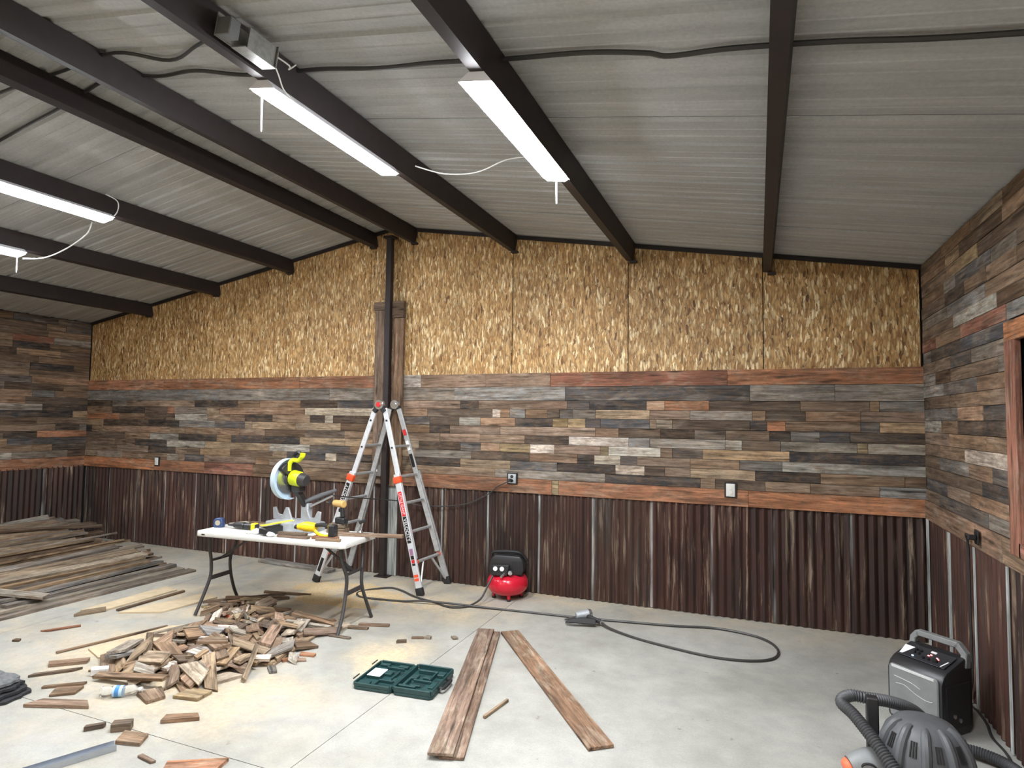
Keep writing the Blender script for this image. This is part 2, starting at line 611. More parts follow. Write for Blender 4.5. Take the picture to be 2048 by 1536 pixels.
# wall planks
BACK = {
    'W1': '-3.87r -1.55r -0.44r 0.14w 0.93p 1.65p 3.35R 4.87r',
    'W2': '-2.84g -1.10g -0.44g 0.56g 1.81g 3.54n 4.22g 4.87g',
    'n1': '-4.87k -4.57g -3.28b -2.53k -2.17b -1.53p -0.98k -0.44n 0.63p 0.85k 1.83p 2.06n 2.62k 2.79p 3.19r 3.95d 4.48b 4.55t 4.87g',
    'n2': '-4.87b -4.21k -3.78d -3.64r -3.05g -2.83t -1.46p -0.44l 0.23p 1.01d 1.10w 1.21p 1.38g 1.62b 1.75k 1.89n 2.12g 2.65t 3.02p 3.56g 3.67b 3.99d 4.41p 4.87p',
    'n3': '-4.71r -4.21b -3.80k -3.63d -3.04l -2.65b -2.40p -1.96k -1.38b -1.16k -1.04l -0.44k 0.26n 0.62d 0.87l 1.27p 1.68k 1.84y 2.02y 2.17n 2.65n 2.71t 2.86l 3.54d 3.68k 3.83r 4.41b 4.55n 4.87t',
    'n4': '-5.04t -4.13k -3.55k -2.91g -2.40n -2.28t -1.60t -0.93t -0.44d 0.26d 0.51k 1.10p 2.12p 2.35p 2.75d 3.06k 3.33n 3.70b 3.87k 4.10g 4.33n 4.87k',
    'n5': '-5.27k -5.06t -3.71p -3.42t -2.82b -2.48p -2.07p -1.45d -0.87d -0.44b 0.39b 0.87p 1.38b 1.85k 2.45w 2.65g 3.33g 3.47l 3.79d 4.38l 4.46y 4.87l',
    'n6': '-4.58d -4.09b -3.55l -2.87k -2.62t -1.52k -0.86t -0.44t 0.13t 0.64k 0.88n 1.10p 1.44y 1.70w 2.17p 2.25y 2.75l 2.86b 3.13n 3.86t 4.87k',
    'n7': '-4.78b -4.56d -4.38b -3.76k -3.07l -1.98t -1.37l -0.79n -0.44b 0.08t 0.77g 1.43k 1.94p 2.11k 2.37l 2.53n 3.02b 3.45b 3.80g 4.87l',
    'n8': '-4.73b -4.11b -3.59k -3.38t -3.15d -2.63t -1.94d -1.71t -1.14n -0.98l -0.44k 0.08b 0.64k 1.22t 1.73n 2.32k 2.60w 2.79d 3.02b 3.58t 4.10k 4.72b 4.87d',
    'n9': '-5.14t -4.62g -3.74b -3.53l -3.42b -3.08n -2.21p -1.98b -0.44b 1.05b 2.22g 3.11k 3.24b 3.66d 4.02b 4.54b 4.87g',
    'T': '-3.97r -3.05r -2.23R -1.91b -0.44b 1.68r 1.75y 3.52r 4.87r'}


def plank(parent, p0, p1, h, wall, name='plank', col='b', thick=None):
    """wall: 'back' runs along x at y=0, 'right'/'left' run along y"""
    L = p1[0] - p0 if False else None
    return None


def wall_plank(wall, a, b, z0, h, c, parent, name='plank', proud=0.0):
    L = b - a - 0.003
    t = 0.016
    off = proud + RND.uniform(-0.004, 0.003)
    mb = MB()
    e = RND.uniform(-0.0012, 0.0012)
    hh = (h - 0.003) / 2
    vs = [(-L / 2, -t / 2, -hh), (L / 2, -t / 2, -hh + e), (L / 2, t / 2, -hh + e), (-L / 2, t / 2, -hh),
          (-L / 2, -t / 2, hh - abs(e)), (L / 2, -t / 2, hh), (L / 2, t / 2, hh), (-L / 2, t / 2, hh - abs(e))]
    mb.add(vs, [(3, 2, 1, 0), (4, 5, 6, 7), (0, 1, 5, 4), (1, 2, 6, 5), (2, 3, 7, 6), (3, 0, 4, 7)])
    m = (a + b) / 2
    zc = z0 + h / 2
    if wall == 'back':
        loc, rz = (m, 0.004 - off, zc), 0.0
    elif wall == 'right':
        loc, rz = (XR + 0.004 - off, m, zc), -PI / 2
    else:
        loc, rz = (XL - 0.004 + off, m, zc), PI / 2
    return mb.build(name, WOOD, parent, loc=loc, rot=(0, 0, rz), color=wcol(c), smooth=False)


def corrugated(wall, a, b, z0, z1, parent, col=(1, 1, 1, 1)):
    """one iron sheet from a to b along the wall"""
    P = 0.0682
    n = max(2, int(round((b - a) / P * 8)))
    vs, fs = [], []
    for i in range(n + 1):
        x = (b - a) * i / n
        y = 0.0105 * math.cos(2 * PI * (x - 0.01) / P)
        jag = RND.uniform(-0.003, 0.003)
        vs += [(x, y, z0 + 0.004 + abs(jag)), (x, y + RND.uniform(-.0008, .0008), (z0 + z1) / 2), (x, y, z1)]
    for i in range(n):
        for k in range(2):
            fs.append((i * 3 + k, (i + 1) * 3 + k, (i + 1) * 3 + k + 1, i * 3 + k + 1))
    mb = MB().add(vs, fs)
    off = RND.uniform(-0.002, 0.002)
    if wall == 'back':
        loc, rz = (a, 0.006 + off, 0), 0
    elif wall == 'right':
        loc, rz = (XR - 0.006 + off, b, 0), -PI / 2
    else:
        loc, rz = (XL + 0.006 + off, a, 0), PI / 2
    return mb.build('corrugated_sheet', RUST, parent, loc=loc, rot=(0, 0, rz), color=col)


SHEATH = pm('wall_sheathing', S(40, 34, 30), 0.9)
BOUNCE_SHEATH = pm('pale_sheathing', S(206, 182, 146), 0.9)  # unseen rear walls, made pale to bounce more light into the room
# --- back wall
wb = struct('wall_back')
MB().prism([(XL - .1, 0), (XR + .1, 0), (XR + .1, ZE), (XP, ZP), (XL - .1, ZE)], 0, 0.05, Matrix(((1, 0, 0, 0), (0, 0, 1, 0.04), (0, 1, 0, 0), (0, 0, 0, 1)))).build('sheathing', SHEATH, wb)
zz = {'W1': (2.0856, .143), 'W2': (1.9426, .143), 'T': (ZT, .146)}
for i in range(1, 10):
    zz['n%d' % i] = (1.9426 - 0.08885 * i, 0.08885)
for r, s in BACK.items():
    x = XL
    for tok in s.split():
        x1, c = float(tok[:-1]), tok[-1]
        if x < -0.3 and x1 > -0.2 and x1 - (-0.44) > 0.2:
            pass
        wall_plank('back', x, x1, zz[r][0], zz[r][1], c, wb, 'trim_board' if r == 'T' else 'plank', 0.012 if r == 'T' else (0.003 if r[0] == 'W' else 0))
        x = x1
# OSB sheets up to the roof line
seams = [XL + .004, -4.234, -3.015, -1.796, -0.571, 0.0, 1.2186, 2.438, 3.657, XR - .012]
tones = [0.98, 1.0, 0.95, 1.02, .97, .96, 1.0, 0.97, .93]
for i in range(len(seams) - 1):
    a, b = seams[i] + 0.004, seams[i + 1] - 0.004
    poly = [(a, 2.2), (b, 2.2), (b, roof_z(b) - 0.004)]
    if a < XP < b:
        poly.append((XP, ZP - 0.004))
    poly.append((a, roof_z(a) - 0.004))
    cx = (a + b) / 2
    poly = [(x - cx, z - 2.2) for x, z in poly]
    t = tones[i]
    o = MB().prism(poly, -0.006, 0.006, Matrix(((1, 0, 0, 0), (0, 0, 1, 0), (0, 1, 0, 0), (0, 0, 0, 1)))).build('strand_board_panel', OSB, wb, loc=(cx, 0.022 + RND.uniform(-.002, .002), 2.2), color=(t, t, t, 1), smooth=False)
# dark angle where sheathing meets the roof
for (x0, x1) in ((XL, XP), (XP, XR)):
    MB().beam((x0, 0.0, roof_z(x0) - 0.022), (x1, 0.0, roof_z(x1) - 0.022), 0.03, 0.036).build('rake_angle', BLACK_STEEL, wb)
gal = [XL + .01, -4.88, -4.33, -3.78, -3.22, -2.67, -2.12, -1.57, -1.02, -0.46, 0.416, 0.959, 1.529, 2.088, 2.652, 3.191, 3.714, 4.31, XR - .01]
for i in range(len(gal) - 1):
    v = RND.uniform(0.66, 1.0)
    r = 1.0
    if i in (3, 4, 5, 14, 15):
        r = 1.12
    if i == 16:
        v = .7
    if gal[i] == 0.959 or gal[i] == 4.31:
        v = .62
    corrugated('back', gal[i], gal[i + 1], 0, ZT + 0.02, wb, (v * r, v * .97, v * .97, 1))
# galvanised flashing behind the post
MB().box((-0.20, -0.014, 0.5), (0.15, 0.012, 0.99)).build('galvanised_flashing', RUST, wb, color=(1, 1, 1, 0.0))

# --- right wall
wr = struct('wall_right')
WY0, WY1, WZ0, WZ1 = -3.05, -2.0, 1.15, 2.20      # the window opening
MB().box((XR + 0.02, (YF - 4.4) / 2, ZE / 2), (0.02, -YF - 4.4, ZE)).build('rear_sheathing', BOUNCE_SHEATH, wr)
for (y0, y1, z0, z1) in ((YF, WY0, 0, ZE), (WY1, 0.1, 0, ZE), (WY0, WY1, 0, WZ0), (WY0, WY1, WZ1, ZE)):
    MB().box((XR + 0.055, (y0 + y1) / 2, (z0 + z1) / 2), (0.05, y1 - y0, z1 - z0)).build('sheathing', SHEATH, wr)
KEY = [(6.69, -0.89, -1.82, 'k'), (4.59, -1.02, -1.82, 'w'), (1.61, 0.0, -0.61, 'n'), (5.47, 0.0, -0.68, 'p'), (6.68, -0.04, -0.48, 'l'), (2.67, -1.36, -1.82, 'k'), (1.66, -1.12, -1.82, 'p'), (0.58, -0.38, -1.44, 'n'), (7.49, -1.41, -1.8, 'n'), (7.65, -0.9, -1.4, 'p'), (8.84, 0.0, -0.18, 'k'), (11.46, -0.76, -1.22, 'n'), (12.6, -0.25, -1.01, 'k'), (13.23, -1.01, -1.82, 'R'), (13.3, 0.0, -0.4, 'R'), (14.21, -0.86, -1.69, 'l'), (16.18, -0.67, -1.12, 'k'), (20.07, -1.27, -1.82, 't'), (19.08, -1.03, -1.81, 'd'), (18.07, -1.08, -1.38, 'y'), (17.33, -0.92, -1.6, 'n')]


def fill_row(wall, row, y_far, y_near, keys, z0, h, parent, pal):
    """planks from the corner (y=0) towards the viewer, with the noted ones in their places"""
    spans = sorted([(min(-a, 99), -b, c) for (a, b, c) in keys])
    y = y_far
    segs = []
    for a, b, c in spans:
        if a - y > 0.06:
            while a - y > 0.9:
                L = RND.uniform(0.3, 0.75)
                segs.append((y, y + L, RND.choice(pal)))
                y += L
            segs.append((y, a, RND.choice(pal)))
        else:
            a = y
        segs.append((a, b, c))
        y = b
    while y < y_near:
        L = min(RND.uniform(0.25, 1.0), y_near - y)
        if y_near - y - L < 0.15:
            L = y_near - y
        segs.append((y, y + L, RND.choice(pal)))
        y += L
    for a, b, c in segs:
        wall_plank(wall, -b, -a, z0, h, c, parent)


rowh = (ZE - 0.01 - 1.143) / 21
for r in range(21):
    z0 = 1.143 + r * rowh
    ks = [(a, b, c) for (q, a, b, c) in KEY if int(q) == r]
    inwin = z0 + rowh * 0.5 < WZ1 + 0.1
    fill_row('right', r, 0.0, 1.87 if inwin else 3.4, ks, z0, rowh, wr, 'bbbddtgpgbn' if r < 14 else 'bddbgbdt')
for a, b, c in ((-1.7, 0, 'c'), (-2.9, -1.7, 'b'), (-4.2, -2.9, 'b')):
    wall_plank('right', a, b, ZT, .146, c, wr, 'trim_board', 0.012)
gr = [0.0, -0.10, -0.66, -1.21, -1.76, -2.31, -2.86, -3.4, -3.95, -4.5]
for i in range(len(gr) - 1):
    v = RND.uniform(0.85, 1.1)
    corrugated('right', gr[i + 1], gr[i], 0, ZT + 0.02, wr, (v * .92, v * .82, v * .8, 1))
MB().box((XR - 0.012, -0.05, 0.5), (0.01, 0.05, 0.99)).build('galvanised_flashing', RUST, wr, color=(1, 1, 1, 0.0))
for y_ in (-0.655, -0.69, -1.215, -1.765):
    MB().box((XR - 0.019, y_, 0.5), (0.008, 0.022, 0.985)).build('lap_strip', RUST, wr, color=(1, 1, 1, 0.0))
# window with rough red trim
wn = struct('window_1')
for nm, (y0, y1, z0, z1), c in (('window_frame', (WY1 - .01, -1.872, 1.085, 2.21), 'R'), ('window_frame', (WY0 - .13, WY0 + .01, 1.085, 2.21), 'R'),
                                ('window_frame', (WY0 - .13, -1.872, 2.205, 2.31), 'r'), ('window_sill', (WY0 - .01, WY1 + .01, 1.085, 1.16), 'R')):
    L, Wd = max(y1 - y0, z1 - z0), min(y1 - y0, z1 - z0)
    vert = (z1 - z0) > (y1 - y0)
    MB().box((0, 0, 0), (L, Wd, 0.03)).build(nm, WOOD, wn, loc=(XR - 0.02, (y0 + y1) / 2, (z0 + z1) / 2), rot=((0, PI / 2, 0) if vert else Matrix(((0, 0, 1), (1, 0, 0), (0, 1, 0))).to_euler()), color=wcol(c), bevel=0.002)
MB().box((XR + 0.05, (WY0 + WY1) / 2, (WZ0 + WZ1) / 2), (0.006, WY1 - WY0, WZ1 - WZ0)).build('window_pane', GLASS_DARK, wn)

# --- left wall
wl = struct('wall_left')
MB().box((XL - 0.055, (YF + .1) / 2, ZE / 2), (0.05, -YF + .2, ZE)).build('sheathing', SHEATH, wl)
MB().box((XL - 0.02, (YF - 4.2) / 2, ZE / 2), (0.02, -YF - 4.2, ZE)).build('rear_sheathing', BOUNCE_SHEATH, wl)
KEYL = [(0.5, -0.0, -0.25, 'd'), (1.6, 0, -.45, 'k'), (2.5, 0, -1.0, 'n'), (3.5, -0.7, -1.05, 'k'), (3.4, -.0, -.65, 'r'), (4.5, -.1, -.42, 'k'), (6.5, -.2, -1.2, 'k'), (7.5, 0, -.6, 'k'), (5.5, -.66, -1.2, 'd'),
        (11.5, -.75, -1.3, 'n'), (13.5, -.22, -.78, 'k'), (15.5, -.95, -1.4, 'k'), (16.5, -.58, -1.0, 'k'), (17.2, -.5, -1.0, 'R'), (16.7, 0, -.55, 'd'), (19.3, 0, -.35, 'n'), (19.2, -.6, -1.3, 'd')]
for r in range(21):
    z0 = 1.143 + r * rowh
    ks = [(a, b, c) for (q, a, b, c) in KEYL if int(q) == r]
    fill_row('left', r, 0.0, 3.2, ks, z0, rowh, wl, 'bbgdtgpbln' if r < 14 else 'dbdgbdn')
for a, b, c in ((-1.6, 0, 'r'), (-3.2, -1.6, 'r')):
    wall_plank('left', a, b, ZT, .146, c, wl, 'trim_board', 0.012)
gr = [0.0, -0.55, -1.1, -1.65, -2.2, -2.75, -3.3]
for i in range(len(gr) - 1):
    v = RND.uniform(0.8, 1.0)
    corrugated('left', gr[i + 1], gr[i], 0, ZT + 0.02, wl, (v, v, v, 1))
wf = struct('wall_front')
MB().box(((XL + XR) / 2, YF - 0.05, 2.0), (XR - XL, 0.06, 4.0)).build('sheathing', BOUNCE_SHEATH, wf)

# --- roof: ribbed sheets on two slopes
ceil = struct('ceiling')
PROF = []
for k in range(3):
    b = k * 0.3048
    PROF += [(b, 0), (b + .014, .016), (b + .044, .016), (b + .058, 0), (b + .128, 0), (b + .134, .004), (b + .150, .004), (b + .156, 0), (b + .212, 0), (b + .218, .004), (b + .234, .004), (b + .240, 0)]
for side, (xa, xb) in (('l', (XL - .05, XP)), ('r', (XP, XR + .05))):
    za = roof_z(XL) + ML * (xa - XL) if side == 'l' else ZP
    zb = ZP if side == 'l' else ZP + MR * (xb - XP)
    for p in range(11):
        y0 = 0.06 - 0.9144 * (p + 1)
        pr = PROF + [(0.9144, 0)]
        vs = []
        for (u, h) in pr:
            vs += [(xa, y0 + u, za + h + 0.002 * (p % 2)), (xb, y0 + u, zb + h + 0.002 * (p % 2))]
        fs = [(2 * i, 2 * i + 1, 2 * i + 3, 2 * i + 2) for i in range(len(pr) - 1)]
        MB().add(vs, fs).build('roof_sheet', ROOF, ceil, smooth=False)

# --- purlins
PUR = [(-4.175, 'farthest down the left slope near the left wall, no lamp'), (-2.935, 'second up from the left wall, carrying the lowest lamp'),
       (-1.725, 'third up the left slope, holding the lamp cut by picture edge'), (-0.505, 'just left of the ridge over the steel post'),
       (0.05, 'just right of the ridge, no lamp on it'), (1.27, 'holding a shop light and metal junction box'),
       (2.515, 'carrying the shop light furthest to the right'), (3.752, 'rightmost and running straight overhead, no lamp')]
for xr, d in PUR:
    s = 1 if xr > XP else -1
    mm = MR if s > 0 else ML
    zt = roof_z(xr) - 0.004
    ang = math.atan(mm)
    t = thing('roof_purlin', 'dark steel roof purlin ' + d, 'beam', (xr, 0, zt), 0, 'roof purlins')
    D, Wd, th = 0.165, 0.068, 0.006
    if s > 0:
        sec = [(0, 0), (-Wd, 0), (-Wd, -.02), (-Wd + th, -.02), (-Wd + th, -th), (-th, -th), (-th, -D + th), (-Wd + th, -D + th), (-Wd + th, -D + .02), (-Wd, -D + .02), (-Wd, -D), (0, -D)]
    else:
        sec = [(0, 0), (-Wd, 0), (-Wd, -.02), (-Wd + th, -.02), (-Wd + th, -th), (-th, -th), (-th, -D + th), (-Wd + th, -D + th), (-Wd + th, -D + .02), (-Wd, -D + .02), (-Wd, -D), (0, -D)]
    ca, sa = math.cos(ang), math.sin(ang)
    rot = [(u * ca - w * sa, u * sa + w * ca) for u, w in sec]
    n = len(rot)
    M = Matrix(((1, 0, 0, 0), (0, 0, 1, 0), (0, 1, 0, 0), (0, 0, 0, 1)))
    MB().prism(rot, -9.8, 0.012, M).build('channel', STEEL, t, smooth=False)
    # clip angle at the wall end
    MB().box((-0.02 * ca, -0.02, -D - 0.012), (0.07, 0.05, 0.02)).build('end_clip', STEEL, t)

# --- shop lights under the purlins
def shop_light(xr, yc, label, led, group='LED shop lights', pull=None, prox=None):
    s = 1 if xr > XP else -1
    mm = MR if s > 0 else ML
    ang = math.atan(mm)
    D = 0.165
    # centre line of the purlin's under side
    cx = xr - 0.034 * math.cos(ang) + D * math.sin(ang)
    cz = roof_z(xr) - 0.004 - 0.034 * math.sin(ang) - D * math.cos(ang) - 0.002
    t = thing('shop_light', label, 'ceiling light', (cx, yc, cz), 0, group)
    Ry = Matrix.Rotation(-ang, 4, 'Y')
    L = 1.2
    # tray with sloping sides, seen as a pale trapezium at the ends
    sec = [(-.038, 0), (.038, 0), (.086, -.044), (-.086, -.044)]
    M = Ry @ Matrix(((1, 0, 0, 0), (0, 0, 1, 0), (0, 1, 0, 0), (0, 0, 0, 1)))
    MB().prism(sec, -L / 2, L / 2, M).build('housing', WHITE_ENAMEL, t, smooth=False)
    ln = [(-.076, -.045), (.076, -.045), (.058, -.058), (-.058, -.058)]
    MB().prism(ln, -L / 2 + .006, L / 2 - .006, M).build('led_lens', led, t, smooth=False)
    if pull:
        MB().tube([(pull[0], pull[1], -.06), (pull[0] + .002, pull[1], -.06 - pull[2])], 0.005, 6).build('pull_cord', WHITE_CORD, t)
    return t


shop_light(2.515, -2.9, 'lit white LED shop light on the purlin right of the junction box', LED, pull=(0.0, 0.57, 0.15))
shop_light(1.27, -2.9, 'lit white LED shop light beside the metal junction box', LED, pull=(-.03, -.57, 0.2))
shop_light(-1.725, -2.9, 'lit white LED shop light on left slope, cut by the picture edge', LED_LEFT)
shop_light(-2.935, -2.9, 'lowest lit LED shop light at left edge, only its end showing', LED_LEFT, pull=(-.01, .57, .16))
for xr, lab in ((3.752, 'rear row LED shop light nearest the right wall'), (1.27, 'rear row LED shop light right of the ridge'), (-1.725, 'rear row LED shop light nearest the left wall')):
    shop_light(xr, -4.75 if xr > 3 else -8.4, lab, LED_ADDED, 'LED shop lights in the rear row')  # unseen lamps out of view, added to raise ambient and right-hand light

# ---------------------------------------------------------------- fixed things on the walls and roof
# steel post and the rough boards that box it in
t = thing('steel_post', 'slim dark steel post rising to the ridge at the middle of back wall', 'post', (-0.247, -0.085, 0))
MB().box((0, 0, 1.90), (0.066, 0.07, 3.80)).build('column', STEEL, t, bevel=0.006)
MB().box((0, 0.0, 3.79), (0.12, 0.11, 0.02)).build('cap_plate', STEEL, t)
MB().box((0, 0, 0.006), (0.16, 0.11, 0.012)).build('base_plate', STEEL, t)


def vboard(label, x, y, z0, z1, w, th, c, name='rough_board', group=None):
    L = z1 - z0
    o = MB().box((0, 0, 0), (L, w, th)).build(name, WOOD, None, loc=(x, y, (z0 + z1) / 2), rot=(0, PI / 2, PI / 2), color=wcol(c), bevel=0.002)
    o.rotation_euler = (PI / 2, PI / 2, 0) if False else Matrix(((0, 1, 0), (0, 0, -1), (-1, 0, 0))).to_euler()
    return tag(o, label, 'board', group)


vboard('upright rough pinkish board left of the steel post, shorter, dark block on top', -0.375, -0.040, 1.01, 2.97, 0.135, 0.035, 'p')
vboard('upright rough reddish board right of the steel post with pale cracks', -0.138, -0.040, 0.99, 2.87, 0.14, 0.035, 'p')
o = MB().box((0, 0, 0), (0.17, 0.05, 0.09)).build('wood_block', WOOD, None, loc=(-0.375, -0.045, 3.018), color=wcol('b'), bevel=0.003)
tag(o, 'small brown wood block capping the left upright board by the post', 'block')
o = MB().box((0, 0, 0), (0.15, 0.055, 0.19)).build('wood_block', WOOD, None, loc=(-0.138, -0.045, 2.968), color=wcol('d'), bevel=0.003)
tag(o, 'larger grey-brown wood block capping the right upright board by the post', 'block')


def outlet(label, loc, rz, plate=WHITE_PLASTIC, box_col=None, plug=False, w=0.075, h=0.115):
    t = thing('wall_outlet', label, 'outlet', loc, rz, 'wall outlets')
    if box_col is not None:
        MB().box((0, -0.008, 0), (w + .03, 0.016, h + .02)).build('backing_box', box_col, t, bevel=0.003)
    MB().box((0, -0.02, 0), (w, 0.010, h)).build('cover_plate', plate, t, bevel=0.004, seg=2)
    for s in (-1, 1):
        MB().cyl((0, -0.024, s * 0.021), (0, -0.029, s * 0.021), 0.0165, n=14).build('socket', WHITE_PLASTIC if plate is WHITE_PLASTIC else BLACK_PLASTIC, t)
    return t


outlet('white wall outlet near the left corner with dark left side', (-3.905, -0.012, 1.12), 0, WHITE_PLASTIC, BLACK_PLASTIC, w=.06, h=.1)
t = outlet('metal outlet box with black plug pushed in, on back wall mid height', (1.255, -0.012, 1.14), 0, CAST, BLACK_PLASTIC, w=.085, h=.095)
MB().box((-0.012, -0.045, -0.015), (0.032, 0.03, 0.03)).build('plug', BLACK_PLASTIC, t, bevel=0.005)
outlet('white double outlet on the back wall toward the right corner', (3.372, -0.012, 1.14), 0, WHITE_PLASTIC, BLACK_PLASTIC)
t = outlet('outlet on the right wall below window with a black plug', (XR - 0.016, -1.34, 1.075), -PI / 2, BLACK_PLASTIC, None, w=.06, h=.09)
MB().box((0.012, -0.05, 0.0), (0.035, 0.045, 0.03)).build('plug', BLACK_PLASTIC, t, bevel=0.006)
t = thing('switch_box', 'grey metal switch box fixed on the steel post behind the ladder', 'electrical box', (-0.335, -0.085, 1.16))
MB().box((0, 0, 0), (0.09, 0.05, 0.13)).build('box', pm('grey_box_metal', S(120, 116, 112), .5, .3), t, bevel=0.004)
MB().box((0.0, -0.028, 0.0), (0.012, 0.012, 0.026)).build('toggle', WHITE_PLASTIC, t)
MB().tube(smooth_path([(-.02, 0, .065), (-.03, -.01, .25), (0.0, -.01, .42), (.025, -.01, .3), (.02, 0, .065)], 6), 0.004, 6).build('wire_loop', pm('grey_wire', S(150, 146, 140), .5), t)

o = MB().tube(smooth_path([(1.245, -0.065, 1.12), (1.10, -0.05, 1.05), (0.98, -0.035, 0.96), (0.7, -0.04, 0.84), (0.25, -0.06, 0.80), (-0.05, -0.16, 0.85), (-0.25, -.6, 0.92), (-0.33, -1.0, 0.99)], 8), 0.006, 6).build('power_cord', BLACK_CABLE)
tag(o, 'black power cord running from the outlet past the ladder to the saw', 'cord')
o = MB().tube(smooth_path([(XR - .075, -1.33, 1.075), (XR - .06, -1.22, 1.07), (XR - .035, -1.165, 0.98), (XR - .03, -1.15, 0.65), (XR - .03, -1.16, 0.2), (XR - .04, -1.13, 0.012), (XR - .03, -1.28, .008), (XR - .035, -1.43, .008), (XR - .06, -1.6, .008), (XR - .05, -1.8, .008), (XR - .09, -2.1, .008), (XR - .05, -2.5, .008)], 6), 0.0075, 6).build('extension_cord', BLACK_CABLE)
tag(o, 'black extension cord dropping down the right wall and along the floor', 'cord')

# cable hanging along under the roof sheets
pts = [(-3.2, -3.36), (-2.4, -3.27), (-1.438, -3.30), (-0.718, -3.31), (-0.23, -3.33), (0.199, -3.32), (0.55, -3.36), (0.898, -3.29), (1.426, -3.316), (1.8, -3.30), (2.143, -3.327), (2.52, -3.329), (2.913, -3.35), (3.172, -3.325), (3.273, -3.293), (3.516, -3.329), (3.894, -3.343), (4.262, -3.333), (4.85, -3.36)]
o = MB().tube(smooth_path([(x, y, roof_z(x) - 0.022) for x, y in pts], 6), 0.011, 6).build('roof_cable', BLACK_CABLE)
tag(o, 'long black cable strung across under the roof sheets and over the purlins', 'cable')
pts = [(-1.9, -3.7), (-0.9, -3.6), (-0.38, -3.521), (0.167, -3.582), (0.486, -3.477), (0.85, -3.60), (1.2, -3.72)]
o = MB().tube(smooth_path([(x, y, roof_z(x) - 0.022) for x, y in pts], 6), 0.010, 6).build('roof_cable', BLACK_CABLE)
tag(o, 'shorter black cable crossing the ridge and ending at the junction box', 'cable')

# junction box on the purlin, sheet metal, open
cx = 1.285
cz = roof_z(cx) - 0.10
t = thing('junction_box', 'open sheet metal junction box fixed to the purlin above shop light', 'electrical box', (cx, -3.72, cz))
Ry = Matrix.Rotation(-math.atan(MR), 4, 'Y')
ZINC = pm('zinc_sheet', S(150, 150, 146), 0.45, 0.4, 0.3, 30)
MB().box((0.004, 0, 0), (0.006, 0.30, 0.11), Ry).build('back_plate', ZINC, t)
MB().box((0.045, 0.05, -0.055), (0.09, 0.20, 0.005), Ry).build('bottom_plate', ZINC, t)
MB().box((0.045, 0.15, 0), (0.09, 0.005, 0.11), Ry).box((0.075, 0.06, 0.0), (0.006, 0.17, 0.10), Ry).build('side_plate', ZINC, t)
MB().box((0.05, -0.12, -0.012), (0.085, 0.06, 0.085), Ry).build('ballast', pm('grey_ballast', S(110, 112, 112), .5, .3), t, bevel=0.004)
MB().tube(smooth_path([(.06, .15, -.03), (.05, .20, -.07), (.04, .25, -.12), (.05, .31, -.15)], 5), 0.004, 6).build('wire', WHITE_CORD, t)
MB().tube(smooth_path([(.07, .15, .0), (.10, .22, -.02), (.06, .26, -.01), (.09, .28, .02)], 5), 0.004, 6).build('wire', WHITE_CORD, t)

o = MB().tube(smooth_path([(1.42, -2.31, 3.50), (1.62, -2.25, 3.44), (1.85, -2.22, 3.43), (2.08, -2.25, 3.47), (2.3, -2.3, 3.44)], 6), 0.0045, 6).build('lamp_cord', WHITE_CORD)
tag(o, 'thin white cord slung between the two right-hand shop lights', 'cord')
o = MB().tube(smooth_path([(-2.93, -2.29, 3.235), (-2.7, -2.24, 3.235), (-2.45, -2.2, 3.31), (-2.2, -2.18, 3.43), (-2.1, -2.2, 3.53)], 6), 0.006, 6).build('lamp_cord', WHITE_CORD)
tag(o, 'white cord curving up to the roof from the lowest shop light', 'cord')
o = MB().tube(smooth_path([(-1.72, -2.29, 3.48), (-1.66, -2.27, 3.55), (-1.62, -2.3, 3.63), (-1.63, -2.4, 3.66)], 6), 0.0045, 6).build('lamp_cord', WHITE_CORD)
tag(o, 'short white cord at the end of the left edge shop light', 'cord')

# ---------------------------------------------------------------- ladder
LB = (-0.10, -0.28, 0)
lad = thing('step_ladder', 'aluminium multi-position ladder standing as an A-frame with red locks', 'ladder', LB)


def lerp(a, b, t):
    return tuple(a[i] + (b[i] - a[i]) * t for i in range(3))


HN, HF = (-0.068, -0.485, 1.885), (-0.105, -0.135, 1.895)
FEET = {('l', 'n'): (-0.765, -0.545, 0.0), ('r', 'n'): (0.505, -0.525, 0.0), ('l', 'f'): (-0.735, -0.075, 0.0), ('r', 'f'): (0.545, -0.065, 0.0)}


def rail_pt(sd, nf, z, outer=0.0):
    h = HN if nf == 'n' else HF
    top = (h[0] + (-0.055 if sd == 'l' else 0.055), h[1], 1.855)
    f = FEET[(sd, nf)]
    k = (1.855 - z) / 1.855
    p = lerp(top, f, k)
    return (p[0], p[1] + outer * (-1 if nf == 'n' else 1), z)


